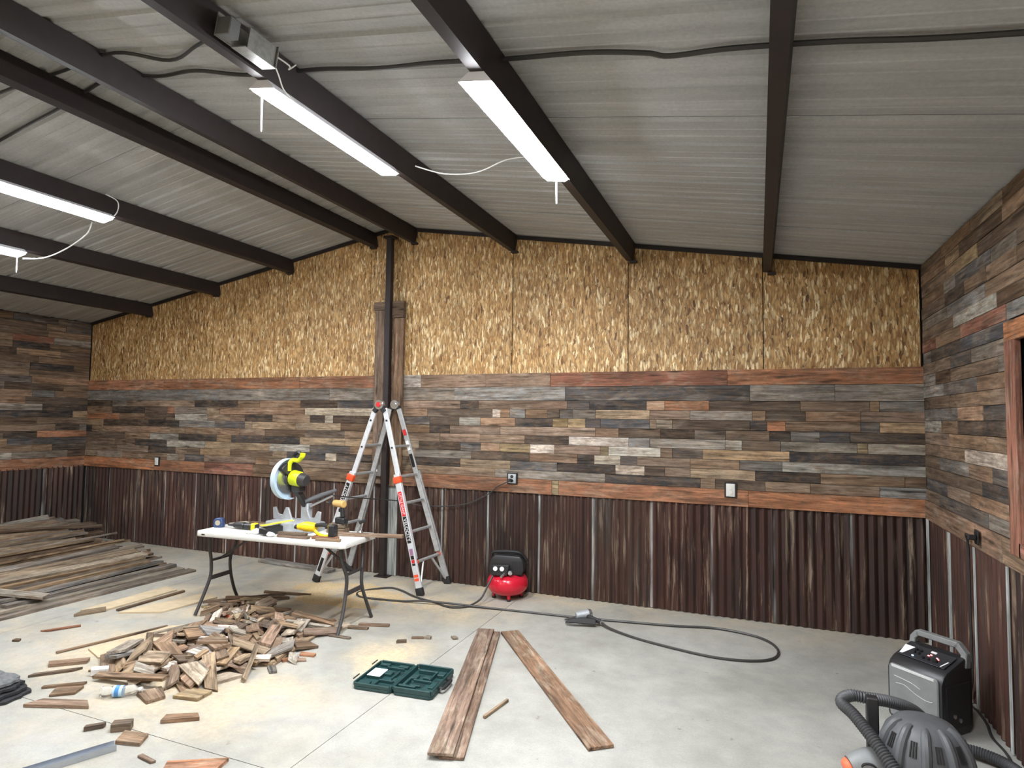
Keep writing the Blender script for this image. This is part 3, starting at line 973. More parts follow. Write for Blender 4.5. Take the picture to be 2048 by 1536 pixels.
for sd in 'lr':
    for nf in 'nf':
        a = rail_pt(sd, nf, 1.845, -0.012)
        b = rail_pt(sd, nf, 0.34, -0.012)
        d = (1, 0, 0.0)
        mb = MB().beam(a, b, 0.022, 0.056, up=(1, 0, 0.3))
        mb.build('inner_rail', ALU if nf == 'n' else ALU_DULL, lad, world=True, bevel=0.004)
        a = rail_pt(sd, nf, 1.175, 0.012)
        b = rail_pt(sd, nf, 0.05, 0.018)
        ob = MB().beam(a, b, 0.026, 0.066, up=(1, 0, 0.3)).build('outer_rail', ALU if nf == 'n' else ALU_DULL, lad, world=True, bevel=0.004)
        c = rail_pt(sd, nf, 0.075, 0.018)
        e = rail_pt(sd, nf, 0.0, 0.018)
        e = (e[0], e[1], 0.002)
        MB().beam(c, e, 0.042, 0.08, up=(1, 0, 0.3)).build('rubber_foot', RUBBER, lad, world=True, bevel=0.008, seg=2)
        # lock at the joint of the rails
        p = rail_pt(sd, nf, 1.15, 0.014)
        q = rail_pt(sd, nf, 1.085, 0.014)
        if nf == 'n':
            MB().beam(p, q, 0.05, 0.085, up=(1, 0, 0.3)).build('rail_lock', ORANGE, lad, world=True, bevel=0.01, seg=2)
        else:
            MB().beam(p, q, 0.04, 0.07, up=(1, 0, 0.3)).build('rail_lock', ALU_DULL, lad, world=True, bevel=0.008)
    for i, z in enumerate((1.45, 1.145, 0.88, 0.60, 0.31)):
        off = -0.012 if i == 0 else 0.012
        a, b = rail_pt(sd, 'n', z, off), rail_pt(sd, 'f', z, off)
        mb = MB().beam(a, b, 0.034, 0.026)
        mb.build('rung', ALU_DULL, lad, world=True, bevel=0.006)
        if i:
            dx = 0.0
            p = lerp(a, b, 0.07)
            MB().cyl(lerp(a, b, 0.03), lerp(a, b, 0.10), 0.024, n=12).build('rung_lock', ORANGE, lad, world=True)
            MB().cyl(lerp(a, b, 0.95), lerp(a, b, 0.985), 0.02, n=12).build('rung_lock', ORANGE, lad, world=True)
    for nf, fr in (('n', 0.35), ('f', 0.65)):
        a, b = rail_pt(sd, 'n', 0.31, .012), rail_pt(sd, 'f', 0.31, .012)
        p = lerp(a, b, fr)
        q = rail_pt(sd, nf, 0.06, 0.0)
        MB().beam(p, q, 0.014, 0.02).build('brace', ALU_DULL, lad, world=True)
for h in (HN, HF):
    MB().cyl((h[0], h[1] - 0.022, h[2]), (h[0], h[1] + 0.022, h[2]), 0.052, n=20).build('hinge_disc', CHROME, lad, world=True, bevel=0.004)
    MB().cyl((h[0], h[1] - 0.034, h[2]), (h[0], h[1] + 0.034, h[2]), 0.026, n=14).build('hinge_knob', RED_LABEL if h is HN else CHROME, lad, world=True, bevel=0.004)
    for sd in (-1, 1):
        MB().beam((h[0] + sd * 0.018, h[1], h[2] - 0.015), (h[0] + sd * 0.064, h[1], h[2] - 0.075), 0.036, 0.05, up=(1, 0, .3)).build('hinge_socket', BLACK_PLASTIC, lad, world=True, bevel=0.004)
for sd in 'lr':
    for z in (1.72, 1.44):
        p = rail_pt(sd, 'n', z, 0.0)
        MB().cyl((p[0], p[1], z), (p[0], p[1] - 0.008, z), 0.010, n=10).build('lock_hole', BLACK_PLASTIC, lad, world=True)


def sticker(sd, z0, z1, mat, w, text=None, tmat=WHITE_PAINT, size=0.05):
    fo = lambda z: 0.012 + 0.006 * (1.175 - z) / 1.125 + 0.0142
    a, b = rail_pt(sd, 'n', z0, fo(z0)), rail_pt(sd, 'n', z1, fo(z1))
    MB().beam(a, b, 0.003, w, up=(1, 0, 0.3)).build('label_strip', mat, lad, world=True, smooth=False)
    if text:
        cu = bpy.data.curves.new('lettering', 'FONT')
        cu.body = text
        cu.size = size
        cu.align_x = 'CENTER'
        cu.align_y = 'CENTER'
        cu.extrude = 0.0006
        cu.materials.append(tmat)
        tmp = bpy.data.objects.new('lettering_curve', cu)
        COL.objects.link(tmp)
        bpy.context.view_layer.update()
        me = bpy.data.meshes.new_from_object(tmp.evaluated_get(bpy.context.evaluated_depsgraph_get()))
        bpy.data.objects.remove(tmp)
        me.materials.clear()
        me.materials.append(tmat)
        to = bpy.data.objects.new('lettering', me)
        COL.objects.link(to)
        to.parent = lad
        c = Vector(lerp(a, b, 0.5)) - Vector(LB)
        d = (Vector(a) - Vector(b)).normalized()      # reads upward along the rail
        if sd == 'r':
            d = -d
        nrm = Vector((0, -1, 0))
        up = nrm.cross(d).normalized()
        nrm = d.cross(up)
        c = c + nrm * 0.0022
        to.matrix_local = Matrix(((d.x, up.x, nrm.x, c.x), (d.y, up.y, nrm.y, c.y), (d.z, up.z, nrm.z, c.z), (0, 0, 0, 1)))


sticker('l', 1.06, 0.80, BLACK_LABEL, 0.042, 'VELOCITY', WHITE_PAINT, 0.05)
sticker('r', 1.00, 0.76, RED_LABEL, 0.042, 'LITTLE GIANT', WHITE_PAINT, 0.035)
sticker('r', 0.755, 0.50, BLACK_LABEL, 0.042, 'VELOCITY', WHITE_PAINT, 0.05)
sticker('r', 0.445, 0.385, pm('mauve_label', S(150, 110, 140), .5), 0.036)
sticker('r', 0.38, 0.345, BLACK_LABEL, 0.034)
sticker('r', 0.34, 0.31, RED_LABEL, 0.034)
sticker('r', 0.305, 0.285, BLACK_LABEL, 0.034)
sticker('r', 0.20, 0.175, ORANGE, 0.05)
sticker('r', 0.165, 0.14, ORANGE, 0.05)
sticker('l', 0.26, 0.12, BLACK_LABEL, 0.036)
for i, (z0, z1) in enumerate(((1.62, 1.56), (1.50, 1.40), (1.36, 1.22))):
    a, b = rail_pt('r', 'f', z0, 0.0), rail_pt('r', 'f', z1, 0.0)
    a, b = (a[0], a[1] - 0.028, a[2]), (b[0], b[1] - 0.028, b[2])
    MB().beam(a, b, 0.003, 0.036, up=(1, 0, 0.3)).build('label_strip', (RED_LABEL, PAPER, BLACK_LABEL)[i], lad, world=True, smooth=False)

# ---------------------------------------------------------------- folding table
TZ = 0.735
TABX, TABY, TABR = -0.262, -1.585, math.radians(3.5)
tab = thing('folding_table', 'white plastic folding table with dark wishbone legs, covered in tools', 'table', (TABX, TABY, 0), TABR)
TL, TD = 1.53, 0.52
c = 0.035
poly = [(-TL / 2 + c, -TD / 2), (TL / 2 - c, -TD / 2), (TL / 2, -TD / 2 + c), (TL / 2, TD / 2 - c), (TL / 2 - c, TD / 2), (-TL / 2 + c, TD / 2), (-TL / 2, TD / 2 - c), (-TL / 2, -TD / 2 + c)]
MB().prism(poly, TZ - 0.045, TZ).build('tabletop', WHITE_PLASTIC, tab, bevel=0.008, seg=2)
MB().box((-TL / 2 + 0.10, -TD / 2 - 0.0005, TZ - 0.024), (0.035, 0.003, 0.010)).build('maker_plate', BLACK_PLASTIC, tab)
for sx in (-1, 1):
    x = sx * (TL / 2 - 0.06)
    prof = {}
    for sy in (-1, 1):
        pts = [(x - sx * 0.03, sy * 0.17, TZ - 0.05), (x - sx * .02, sy * 0.155, 0.56), (x, sy * 0.115, 0.44), (x, sy * 0.12, 0.31), (x + sx * 0.015, sy * 0.185, 0.14), (x + sx * 0.02, sy * 0.255, 0.008)]
        MB().tube(smooth_path(pts, 5), 0.0145, 10).build('leg', DARK_METAL, tab)
    MB().beam((x, -0.12, 0.455), (x, 0.12, 0.455), 0.018, 0.02).build('crossbar', DARK_METAL, tab)
    MB().beam((x, -0.125, 0.30), (x, 0.125, 0.30), 0.016, 0.035).build('crossbar', DARK_METAL, tab)
    MB().beam((x, 0.0, 0.455), (x - sx * 0.36, 0.0, TZ - 0.06), 0.016, 0.016).build('folding_brace', DARK_METAL, tab)
    MB().beam((x - sx * .03, -0.2, TZ - .055), (x - sx * .03, 0.2, TZ - .055), 0.025, 0.02).build('top_rail', DARK_METAL, tab)

# ---------------------------------------------------------------- tools on the table
SAW = (-0.275, -1.50, TZ)
saw = thing('miter_saw', 'lime green and grey miter saw with raised head on white folding table', 'saw', SAW, math.radians(-6))
# base wings, turntable, front arm with yellow strip
MB().prism([(-.24, -.09), (.24, -.09), (.26, .02), (.24, .17), (-.24, .17), (-.26, .02)], 0.0, 0.075).build('base', CAST, saw, bevel=0.008)
MB().lathe([(.14, .0), (.145, .01), (.145, .082), (.138, .086)], 28).build('turntable', CAST, saw)
MB().box((0, -0.225, 0.04), (0.085, 0.20, 0.055)).build('miter_arm', BLACK_PLASTIC, saw, bevel=0.006)
MB().box((0, -0.16, 0.0885), (0.045, 0.33, 0.005)).build('yellow_strip', pm('lemon_plastic', S(238, 226, 70), .45), saw)
for sx in (-1, 1):
    pf = [(sx * .035, .085), (sx * .29, .085), (sx * .30, .19), (sx * .26, .195), (sx * .225, .135), (sx * .17, .13), (sx * .135, .20), (sx * .10, .20), (sx * .06, .11)]
    MB().prism(pf if sx > 0 else pf[::-1], -0.018, 0.0, Matrix(((1, 0, 0, 0), (0, 0, 1, 0.06), (0, 1, 0, -.012), (0, 0, 0, 1)))).build('fence', CAST, saw, bevel=0.003)
# rear column and arm up to the head
MB().beam((0.02, 0.15, 0.06), (0.0, 0.17, 0.22), 0.09, 0.07, up=(0, 1, 0)).build('rear_column', CAST, saw, bevel=0.01)
MB().beam((0.0, 0.16, 0.20), (-0.01, 0.02, 0.40), 0.06, 0.05, up=(1, 0, 0)).build('swing_arm', DARK_METAL, saw, bevel=0.008)
MB().tube([(0.02, 0.12, 0.24), (0.06, 0.26, 0.28), (0.11, 0.42, 0.32)], [0.02, .024, .017], 12).build('dust_chute', GREY_PLASTIC, saw)
MB().tube([(0.07, 0.14, 0.20), (0.15, 0.34, 0.28)], 0.011, 10).build('carry_rail', CHROME, saw)
# blade guard: upper half housing and the clear lower half hanging to the front
HC = (-0.055, 0.0, 0.455)
GR_ = 0.183
def sector(a0, a1, r0, r1, x0, x1, n=18):
    vs, fs = [], []
    for i in range(n + 1):
        a = a0 + (a1 - a0) * i / n
        for (x, r) in ((x0, r0), (x0, r1), (x1, r1), (x1, r0)):
            vs.append((HC[0] + x, HC[1] - r * math.cos(a), HC[2] + r * math.sin(a)))
    for i in range(n):
        for k in range(4):
            k2 = (k + 1) % 4
            fs.append((i * 4 + k, i * 4 + k2, (i + 1) * 4 + k2, (i + 1) * 4 + k))
    fs += [(3, 2, 1, 0), tuple(n * 4 + k for k in range(4))]
    return vs, fs
GUARD = pm('pale_blue_clear_guard', S(188, 208, 222), 0.25, 0.1)
v_, f_ = sector(math.radians(-105), math.radians(95), 0.07, GR_, -0.028, -0.018)
MB().add(v_, f_).build('blade_guard', GUARD, saw)
v_, f_ = sector(math.radians(-105), math.radians(95), GR_ - 0.004, GR_ + 0.002, -0.03, 0.022)
MB().add(v_, f_).build('guard_rim', GUARD, saw)
v_, f_ = sector(math.radians(40), math.radians(215), 0.02, 0.150, -0.014, 0.035)
MB().add(v_, f_).build('upper_housing', DARK_METAL, saw, bevel=0.004)
MB().cyl((HC[0] - .003, HC[1], HC[2]), (HC[0], HC[1], HC[2]), 0.128, n=40).build('blade', CHROME, saw)
MB().cyl((HC[0] - .034, HC[1], HC[2]), (HC[0] + .02, HC[1], HC[2]), 0.055, n=20).build('arbor_cover', DARK_METAL, saw, bevel=0.004)
# motor and handle
MB().cyl((HC[0] + .03, .02, .465), (HC[0] + .13, .02, .455), 0.072, 0.066, n=14).build('motor_housing', LIME, saw, bevel=0.008)
MB().cyl((HC[0] + .13, .02, .455), (HC[0] + .20, .02, .448), 0.064, 0.05, n=14).build('motor_cap', DARK_METAL, saw, bevel=0.008)
MB().box((HC[0] + .07, .05, .375), (.10, .10, .08)).build('gear_case', DARK_METAL, saw, bevel=0.015)
MB().tube(smooth_path([(HC[0] + .03, -.03, .53), (HC[0] + .035, -.03, .59), (HC[0] + .06, -.02, .625), (HC[0] + .11, 0.0, .625), (HC[0] + .155, 0.0, .66), (HC[0] + .165, .0, .69)], 5), [0.02] * 20 + [0.024] * 6, 10).build('handle', LIME, saw)
MB().tube(smooth_path([(HC[0] + .02, .04, .57), (HC[0] + .0, .05, .66), (HC[0] + .06, .05, .69), (HC[0] + .12, .04, .65)], 5), 0.018, 8).build('carry_handle', BLACK_PLASTIC, saw)

def drill(label, loc, rz, body_mat, tilt=0.0, lying=False, batt=BLACK_PLASTIC):
    t = thing('cordless_drill', label, 'drill', loc, rz)
    if lying:
        t.rotation_euler = (PI / 2, 0, rz)
    MB().cyl((-0.055, 0, .17), (0.075, 0, .17), 0.030, 0.033, n=14).build('motor_housing', body_mat, t, bevel=0.006)
    MB().cyl((-0.055, 0, .17), (-0.09, 0, .17), 0.026, 0.022, n=14).build('gear_collar', BLACK_PLASTIC, t)
    MB().cyl((-0.09, 0, .17), (-0.12, 0, .17), 0.019, 0.012, n=12).build('chuck', DARK_METAL, t)
    MB().cyl((-0.12, 0, .17), (-0.165, 0, .17), 0.004, n=8).build('bit', CHROME, t)
    MB().beam((0.045, 0, .15), (0.062, 0, .05), 0.03, 0.042, up=(1, 0, 0)).build('grip', BLACK_PLASTIC, t, bevel=0.008)
    MB().box((0.02, 0, .115), (0.015, 0.018, 0.03)).build('trigger', BLACK_PLASTIC, t)
    MB().box((0.045, 0, .026), (0.115, 0.062, 0.052)).build('battery', batt, t, bevel=0.008)
    return t


for i, (zz_, c, lab) in enumerate(((0.02, 'b', 'brown offcut under the upright drill, bottom of two'), (0.06, 't', 'pale brown offcut directly under the upright tan drill'))):
    o = MB().box((0, 0, 0), (0.17 - i * .02, 0.10, 0.038)).build('wood_offcut', WOOD, None, loc=(0.155, -1.405, TZ + zz_), rot=(0, 0, 0.1 + i * .2), color=wcol(c), bevel=0.003)
    tag(o, lab, 'wood')
drill('tan and black cordless drill standing upright at the back of table', (0.15, -1.40, TZ + 0.081), math.radians(-12), TAN_TOOL)
t = thing('cordless_driver', 'small black driver with yellow end lying left of the saw', 'power tool', (-0.69, -1.655, TZ), math.radians(4))
MB().cyl((-.10, 0, .034), (.02, 0, .034), 0.022, 0.032, n=12).build('body', BLACK_PLASTIC, t, bevel=0.005)
MB().cyl((-.165, 0, .032), (-.10, 0, .034), 0.008, 0.016, n=10).build('chuck', DARK_METAL, t)
MB().box((.06, 0, .03), (.09, .05, .05)).build('grip', BLACK_PLASTIC, t, bevel=0.01)
MB().box((.125, 0, .032), (.045, .062, .062)).build('battery_end', YELLOW, t, bevel=0.008)
MB().box((.152, 0, .03), (.012, .05, .05)).build('end_cap', BLACK_PLASTIC, t, bevel=0.003)

# reciprocating saw, yellow with D handle
rs = thing('reciprocating_saw', 'yellow reciprocating saw with D-handle and black battery on table edge', 'power tool', (0.165, -1.685, TZ + .028), math.radians(6))
MB().tube([(-.19, 0, .055), (-.15, 0, .06), (-.11, 0, .062), (-.02, 0, .058)], [.024, .034, .043, .036], 14).build('motor_body', YELLOW, rs)
MB().tube([(-.22, 0, .052), (-.18, 0, .055)], [.018, .024], 12).build('gear_nose', BLACK_PLASTIC, rs)
MB().tube(smooth_path([(-.03, 0, .075), (.05, 0, .085), (.10, 0, .075)], 5), .017, 10).build('top_grip', BLACK_PLASTIC, rs)
MB().tube(smooth_path([(-.04, 0, .045), (0.0, 0, .01), (.06, 0, -.008), (.105, 0, .0), (.118, 0, .04), (.105, 0, .085)], 5), .014, 10).build('handle_loop', YELLOW, rs)
MB().box((.145, 0, .035), (.055, .075, .115)).build('battery', BLACK_PLASTIC, rs, bevel=0.008)

t = thing('tape_measure', 'navy blue tape measure standing at left end of the table', 'tape measure', (-0.965, -1.665, TZ), math.radians(18))
MB().prism([(-.042, 0), (.042, 0), (.045, .03), (.036, .078), (.018, .086), (-.03, .082), (-.045, .06)], -.026, .026, Matrix(((1, 0, 0, 0), (0, 0, 1, 0), (0, 1, 0, 0), (0, 0, 0, 1)))).build('case', BLUE, t, bevel=0.006)
MB().cyl((0, -.0265, .043), (0, -.029, .043), .024, n=14).build('badge', pm('pale_badge', S(170, 160, 140), .5), t)

for (x, y, L, w, rz, c, z, lab) in ((-0.02, -1.765, .30, .045, 5, 'p', 0, 'broken brown lath near the front edge of table, left of the recip saw'), (-0.03, -1.762, .26, .04, 9, 'd', .0235, 'dark splintered lath lying on another lath before the saw'),
                                (0.25, -1.69, .22, .07, 8, 'r', 0, 'short reddish offcut under the yellow reciprocating saw'), (0.33, -1.755, .22, .03, 10, 'b', 0, 'thin brown sliver at the very front edge of the table'),
                                (-0.72, -1.50, .26, .06, 30, 't', 0, 'tan scrap lying crosswise behind the black driver'), (-0.72, -1.40, .24, .05, 6, 'd', 0, 'dark brown scrap at the back of table left of saw'), (-0.895, -1.50, .16, .075, 70, 'l', 0, 'pale flat shim behind the tape measure')):
    o = MB().box((0, 0, 0), (L, w, .022)).build('wood_offcut', WOOD, None, loc=(x, y, TZ + .012 + z), rot=(0, 0, math.radians(rz)), color=wcol(c), bevel=0.002)
    tag(o, lab, 'wood')
o = MB().box((0, 0, 0), (.58, .045, .028)).build('wood_lath', WOOD, None, loc=(0.53, -1.455, TZ + .0155), rot=(0, 0, math.radians(14)), color=wcol('p'), bevel=0.002)
tag(o, 'long brown lath sticking out past the right end of table', 'wood')


def crumple(label, loc, r, seed, mat=PAPER, sz=0.7):
    rr = random.Random(seed)
    bm = bmesh.new()
    bmesh.ops.create_icosphere(bm, subdivisions=2, radius=r)
    for v in bm.verts:
        k = rr.uniform(0.65, 1.1)
        v.co = Vector((v.co.x * k * 1.2, v.co.y * k, max(-r * .55, v.co.z * k * sz)))
    me = bpy.data.meshes.new('crumpled_paper')
    bm.to_mesh(me)
    bm.free()
    me.materials.append(mat)
    o = bpy.data.objects.new('crumpled_paper', me)
    COL.objects.link(o)
    o.location = loc
    return tag(o, label, 'paper')


crumple('crumpled white paper ball in front of the saw, left one', (-0.42, -1.765, TZ + .022), .04, 3)
crumple('torn white paper scrap by the front edge right of the paper ball', (-0.235, -1.80, TZ + .018), .032, 5)
crumple('tiny pale scrap of paper left of the crumpled paper ball', (-0.50, -1.785, TZ + .012), .022, 8)
t = thing('hand_clamp', 'small bright steel clamp standing at the table right end', 'clamp', (0.375, -1.385, TZ), 0.4)
MB().cyl((0, 0, 0), (0, 0, .03), .035, .02, 12).build('foot', CHROME, t)
MB().cyl((0, 0, .03), (.02, 0, .10), .012, .010, 10).build('stem', CHROME, t)
MB().cyl((0.0, -.02, .10), (.04, .02, .115), .014, .014, 10).build('head', BLACK_PLASTIC, t)

# ---------------------------------------------------------------- air compressor, hose, nailer
CP = (1.305, -0.235, 0)
cp = thing('air_compressor', 'red pancake air compressor with black top standing against the back wall', 'compressor', CP, math.radians(12))
MB().lathe([(.05, .042), (.12, .045), (.165, .065), (.193, .10), (.203, .14), (.197, .185), (.175, .218), (.13, .238), (.05, .245)], 36).build('tank', RED_PAINT, cp)
for a in (-75, 15, 105, 195):
    x, y = .135 * math.cos(math.radians(a)), .135 * math.sin(math.radians(a))
    l = MB().cyl((x, y, .0), (x, y, .09), .013, .022, 10).build('leg', RED_PAINT, cp)
    MB().cyl((x, y, 0), (x, y, .018), .02, n=10).build('rubber_foot', RUBBER, cp)
MB().prism([(-.165, .235), (.155, .235), (.175, .30), (.165, .385), (.13, .425), (-.11, .43), (-.15, .40), (-.17, .32)], -.10, .12, Matrix(((1, 0, 0, 0), (0, 0, 1, 0), (0, 1, 0, 0), (0, 0, 0, 1)))).build('shroud', BLACK_PLASTIC, cp, bevel=0.02, seg=2)
MB().prism([(-.14, .24), (.02, .24), (.04, .345), (-.13, .345)], -.155, -.10, Matrix(((1, 0, 0, 0), (0, 0, 1, 0), (0, 1, 0, 0), (0, 0, 0, 1)))).build('control_panel', BLACK_PLASTIC, cp, bevel=0.008)
for x in (-.095, -.03):
    MB().cyl((x, -.155, .31), (x, -.166, .312), .021, n=18).build('gauge', PAPER, cp)
MB().cyl((.05, -.13, .275), (.05, -.165, .275), .022, n=14).build('regulator_knob', CHROME, cp, bevel=0.004)
MB().cyl((-.01, -.15, .262), (-.03, -.20, .245), .013, n=10).build('coupler', CHROME, cp)
MB().tube(smooth_path([(-.155, -.02, .40), (-.12, -.05, .45), (.10, -.05, .455), (.17, -.02, .40), (.19, .0, .36)], 6), .014, 10).build('carry_handle', BLACK_PLASTIC, cp)
for k in range(5):
    MB().box((.06 + k * .022, -.101, .345), (.009, .006, .06)).build('vent_slot', RUBBER, cp)
gx, gy = 1.23, -0.435
pts = [(gx, gy, .245), (1.205, -0.50, .16), (1.17, -.58, .06), (1.10, -.68, .014), (1.03, -.745, .011), (.93, -.775, .011), (.756, -.705, .011), (.60, -.665, .011), (.44, -.60, .011), (.26, -.50, .011), (.10, -.46, .011), (-.05, -.60, .011), (-.10, -.74, .011), (0.0, -.84, .011), (.148, -.845, .011), (.45, -.80, .011),
       (.728, -.755, .030), (1.394, -.64, .011), (2.095, -.575, .011), (2.6, -.50, .011), (2.927, -.446, .011), (3.253, -.365, .011), (3.53, -.413, .011), (3.679, -.529, .011), (3.735, -.706, .011), (3.691, -.885, .011), (3.537, -.993, .011), (3.296, -1.029, .011), (2.992, -.971, .011), (2.674, -.868, .011), (2.45, -.76, .02), (2.36, -.695, .035)]
o = MB().tube(smooth_path(pts, 7), .0095, 8).build('air_hose', pm('dark_hose', S(58, 56, 54), 0.45))
tag(o, 'black air hose looping over the floor from compressor to nail gun', 'hose')
ng = thing('nail_gun', 'black and silver nail gun lying on floor at end of hose', 'nail gun', (2.20, -0.70, 0), math.radians(18))
MB().prism([(-.16, .012), (.10, .0), (.105, .05), (-.02, .058), (-.13, .04)], -.02, .02, Matrix(((1, 0, 0, 0), (0, .35, .9, -.06), (0, .9, -.35, .02), (0, 0, 0, 1)))).build('magazine', BLACK_PLASTIC, ng, bevel=0.005)
MB().cyl((-.06, .03, .06), (.05, .06, .075), .034, .040, 16).build('head', CAST, ng, bevel=0.005)
MB().cyl((.05, .06, .075), (.075, .067, .08), .042, .030, 16).build('cap', CHROME, ng)
MB().tube([(.03, .04, .065), (.09, -.01, .05), (.145, -.03, .038)], [.022, .02, .019], 10).build('grip', BLACK_PLASTIC, ng)
MB().cyl((.14, -.03, .038), (.175, -.035, .034), .014, n=10).build('coupler', CHROME, ng)
MB().beam((-.06, .03, .05), (-.16, -.01, .03), .02, .025).build('nose', CHROME, ng)

# ---------------------------------------------------------------- open tool case
tc_ = thing('tool_case', 'dark green plastic tool case lying open and empty on the floor', 'tool case', (1.155, -2.512, 0), math.radians(5.5))
for i, (x0, x1) in enumerate(((0.0, 0.272), (0.284, 0.556))):
    y0, y1 = 0.0, 0.385
    nm = 'lid' if i == 0 else 'tray'
    hh = 0.046 if i == 0 else 0.055
    cxm, cym = (x0 + x1) / 2, (y0 + y1) / 2
    half = MB().prism([(x0 + .02, y0), (x1 - .02, y0), (x1, y0 + .02), (x1, y1 - .02), (x1 - .02, y1), (x0 + .02, y1), (x0, y1 - .02), (x0, y0 + .02)], 0.001, .022).build(nm, GREEN_CASE, tc_, bevel=0.004)
    mb = MB()
    wt = .012
    mb.box((cxm, y0 + wt / 2, hh / 2 + .01), (x1 - x0 - .02, wt, hh - .02)).box((cxm, y1 - wt / 2, hh / 2 + .01), (x1 - x0 - .02, wt, hh - .02))
    mb.box((x0 + wt / 2, cym, hh / 2 + .01), (wt, y1 - y0 - .02, hh - .02)).box((x1 - wt / 2, cym, hh / 2 + .01), (wt, y1 - y0 - .02, hh - .02))
    mb.build('rim', GREEN_CASE, half, bevel=0.004)
    rb = MB()
    rr = random.Random(4 + i)
    if i == 0:
        for (bx, by, sx, sy, sz) in ((.19, .10, .10, .012, .02), (.14, .06, .012, .07, .02), (.21, .20, .012, .12, .02), (.16, .30, .13, .012, .02), (.06, .34, .07, .03, .018), (.20, .34, .07, .03, .018), (.06, .05, .08, .05, .014), (.15, .22, .05, .05, .018), (.24, .13, .03, .05, .018)):
            rb.box((bx, by, .022 + sz / 2), (sx, sy, sz))
    else:
        for (bx, by, sx, sy, sz) in ((.36, .06, .12, .02, .026), (.33, .12, .02, .10, .026), (.42, .17, .13, .012, .02), (.46, .25, .012, .13, .024), (.40, .31, .14, .02, .026), (.50, .30, .05, .06, .022), (.51, .13, .04, .09, .02), (.34, .22, .05, .06, .018), (.52, .04, .04, .03, .024), (.42, .24, .05, .04, .015), (.40, .10, .07, .014, .016)):
            rb.box((bx, by, .022 + sz / 2), (sx, sy, sz))
    rb.build('moulded_ribs', GREEN_CASE, half, bevel=0.003)
    pk = MB()
    for (bx, by, sx, sy) in (((.08, .2, .10, .14), (.2, .26, .07, .05), (.19, .05, .12, .04)) if i == 0 else ((.40, .135, .09, .06), (.37, .275, .10, .03), (.505, .215, .05, .05), (.45, .05, .10, .03), (.525, .085, .03, .03))):
        pk.box((bx, by, .0225), (sx, sy, .002))
    pk.build('recess', GREEN_SHADE, half)  # thin darker plates paint the shade of moulded recesses
MB().prism([(.03, .13), (.125, .13), (.125, .25), (.03, .25)], .042, .0435).build('instruction_label', PAPER, tc_)
MB().box((.0775, .19, .0325), (.10, .125, .019)).build('label_pad', GREEN_CASE, tc_)
for y in (.05, .15, .25, .34):
    MB().cyl((.278, y - .03, .036), (.278, y + .03, .036), .009, n=10).build('hinge', GREEN_CASE, tc_)
for y in (.07, .315):
    MB().box((-.012, y, .052), (.028, .05, .008), rot=Matrix.Rotation(-.7, 4, 'Y')).build('latch', BLACK_PLASTIC, tc_, bevel=0.002)
MB().tube(smooth_path([(.556, .12, .03), (.585, .125, .03), (.59, .19, .03), (.585, .255, .03), (.556, .26, .03)], 4), .010, 8).build('handle', BLACK_PLASTIC, tc_)
MB().cyl((.575, .10, .03), (.575, .13, .03), .006, n=8).build('handle_pin', CHROME, tc_)

# ---------------------------------------------------------------- boards on the floor in front
def floor_board(label, p0, p1, w, th, c, z=0.0, name='cedar_board', cat='board', tilt=0.0, a=None, group=None):
    p0, p1 = Vector(p0), Vector(p1)
    d = p1 - p0
    L = d.length
    ang = math.atan2(d.y, d.x)
    mb = MB().box((0, 0, 0), (L, w, th))
    m = (p0 + p1) / 2
    col = wcol(c) if a is None else tuple(list(wcol(c))[:3]) + (a,)
    o = mb.build(name, WOOD, None, loc=(m.x, m.y, th / 2 + z + 0.001), rot=(0, tilt, ang), color=col, bevel=0.003)
    return tag(o, label, cat, group)


floor_board('wide weathered brown board, upper of the two stacked boards pointing at camera', (2.075, -3.015), (1.525, -1.235), .135, .018, 'c', z=.0205, a=.95)
floor_board('brown board lying under and just right of the other stacked board', (2.125, -2.99), (1.572, -1.215), .135, .018, 'c', a=.9)
floor_board('single weathered board slanting right beside the stacked pair of boards', (2.815, -2.585), (1.70, -1.15), .15, .02, 'c', a=.95)
floor_board('small square wooden stick on the floor between the brown boards', (2.10, -2.53), (2.145, -2.27), .018, .018, 't', name='wood_stick', cat='stick')

# ---------------------------------------------------------------- speaker box by the right wall
sp = thing('portable_speaker', 'grey and black portable speaker box with carry handle by right wall', 'speaker', (4.318, -1.535, 0), math.atan2(-0.74, 0.67) + math.radians(4))
SW, SD, SH = 0.315, 0.285, 0.36
M = Matrix(((0, 0, 1, 0), (1, 0, 0, 0), (0, 1, 0, 0), (0, 0, 0, 1)))      # prism drawn in depth/height, extruded along the width
side = [(0.0, 0.03), (0.025, 0.0), (SD - .03, 0.0), (SD, 0.03), (SD, SH + .035), (SD - .025, SH + .06), (SD - .07, SH + .06), (0.055, SH + .005), (0.02, SH - .02), (0, SH - .06)]
MB().prism(side, 0.0, SW, M).build('cabinet', BLACK_PLASTIC, sp, bevel=0.012, seg=2)
MB().prism([(.022, .03), (SW - .022, .03), (SW - .016, .06), (SW - .016, SH - .045), (SW - .03, SH - .028), (.03, SH - .028), (.016, SH - .045), (.016, .06)], -.012, .004, Matrix(((1, 0, 0, 0), (0, 0, 1, 0), (0, 1, 0, 0), (0, 0, 0, 1)))).build('front_grille', MID_GREY, sp, bevel=0.006)
MB().box((SW / 2, -.012, SH - .04), (SW - .07, .006, .016)).build('top_lip', pm('pale_grey_plastic', S(196, 198, 196), .4), sp, bevel=0.002)  # pale strip paints the highlight along the grille's top edge
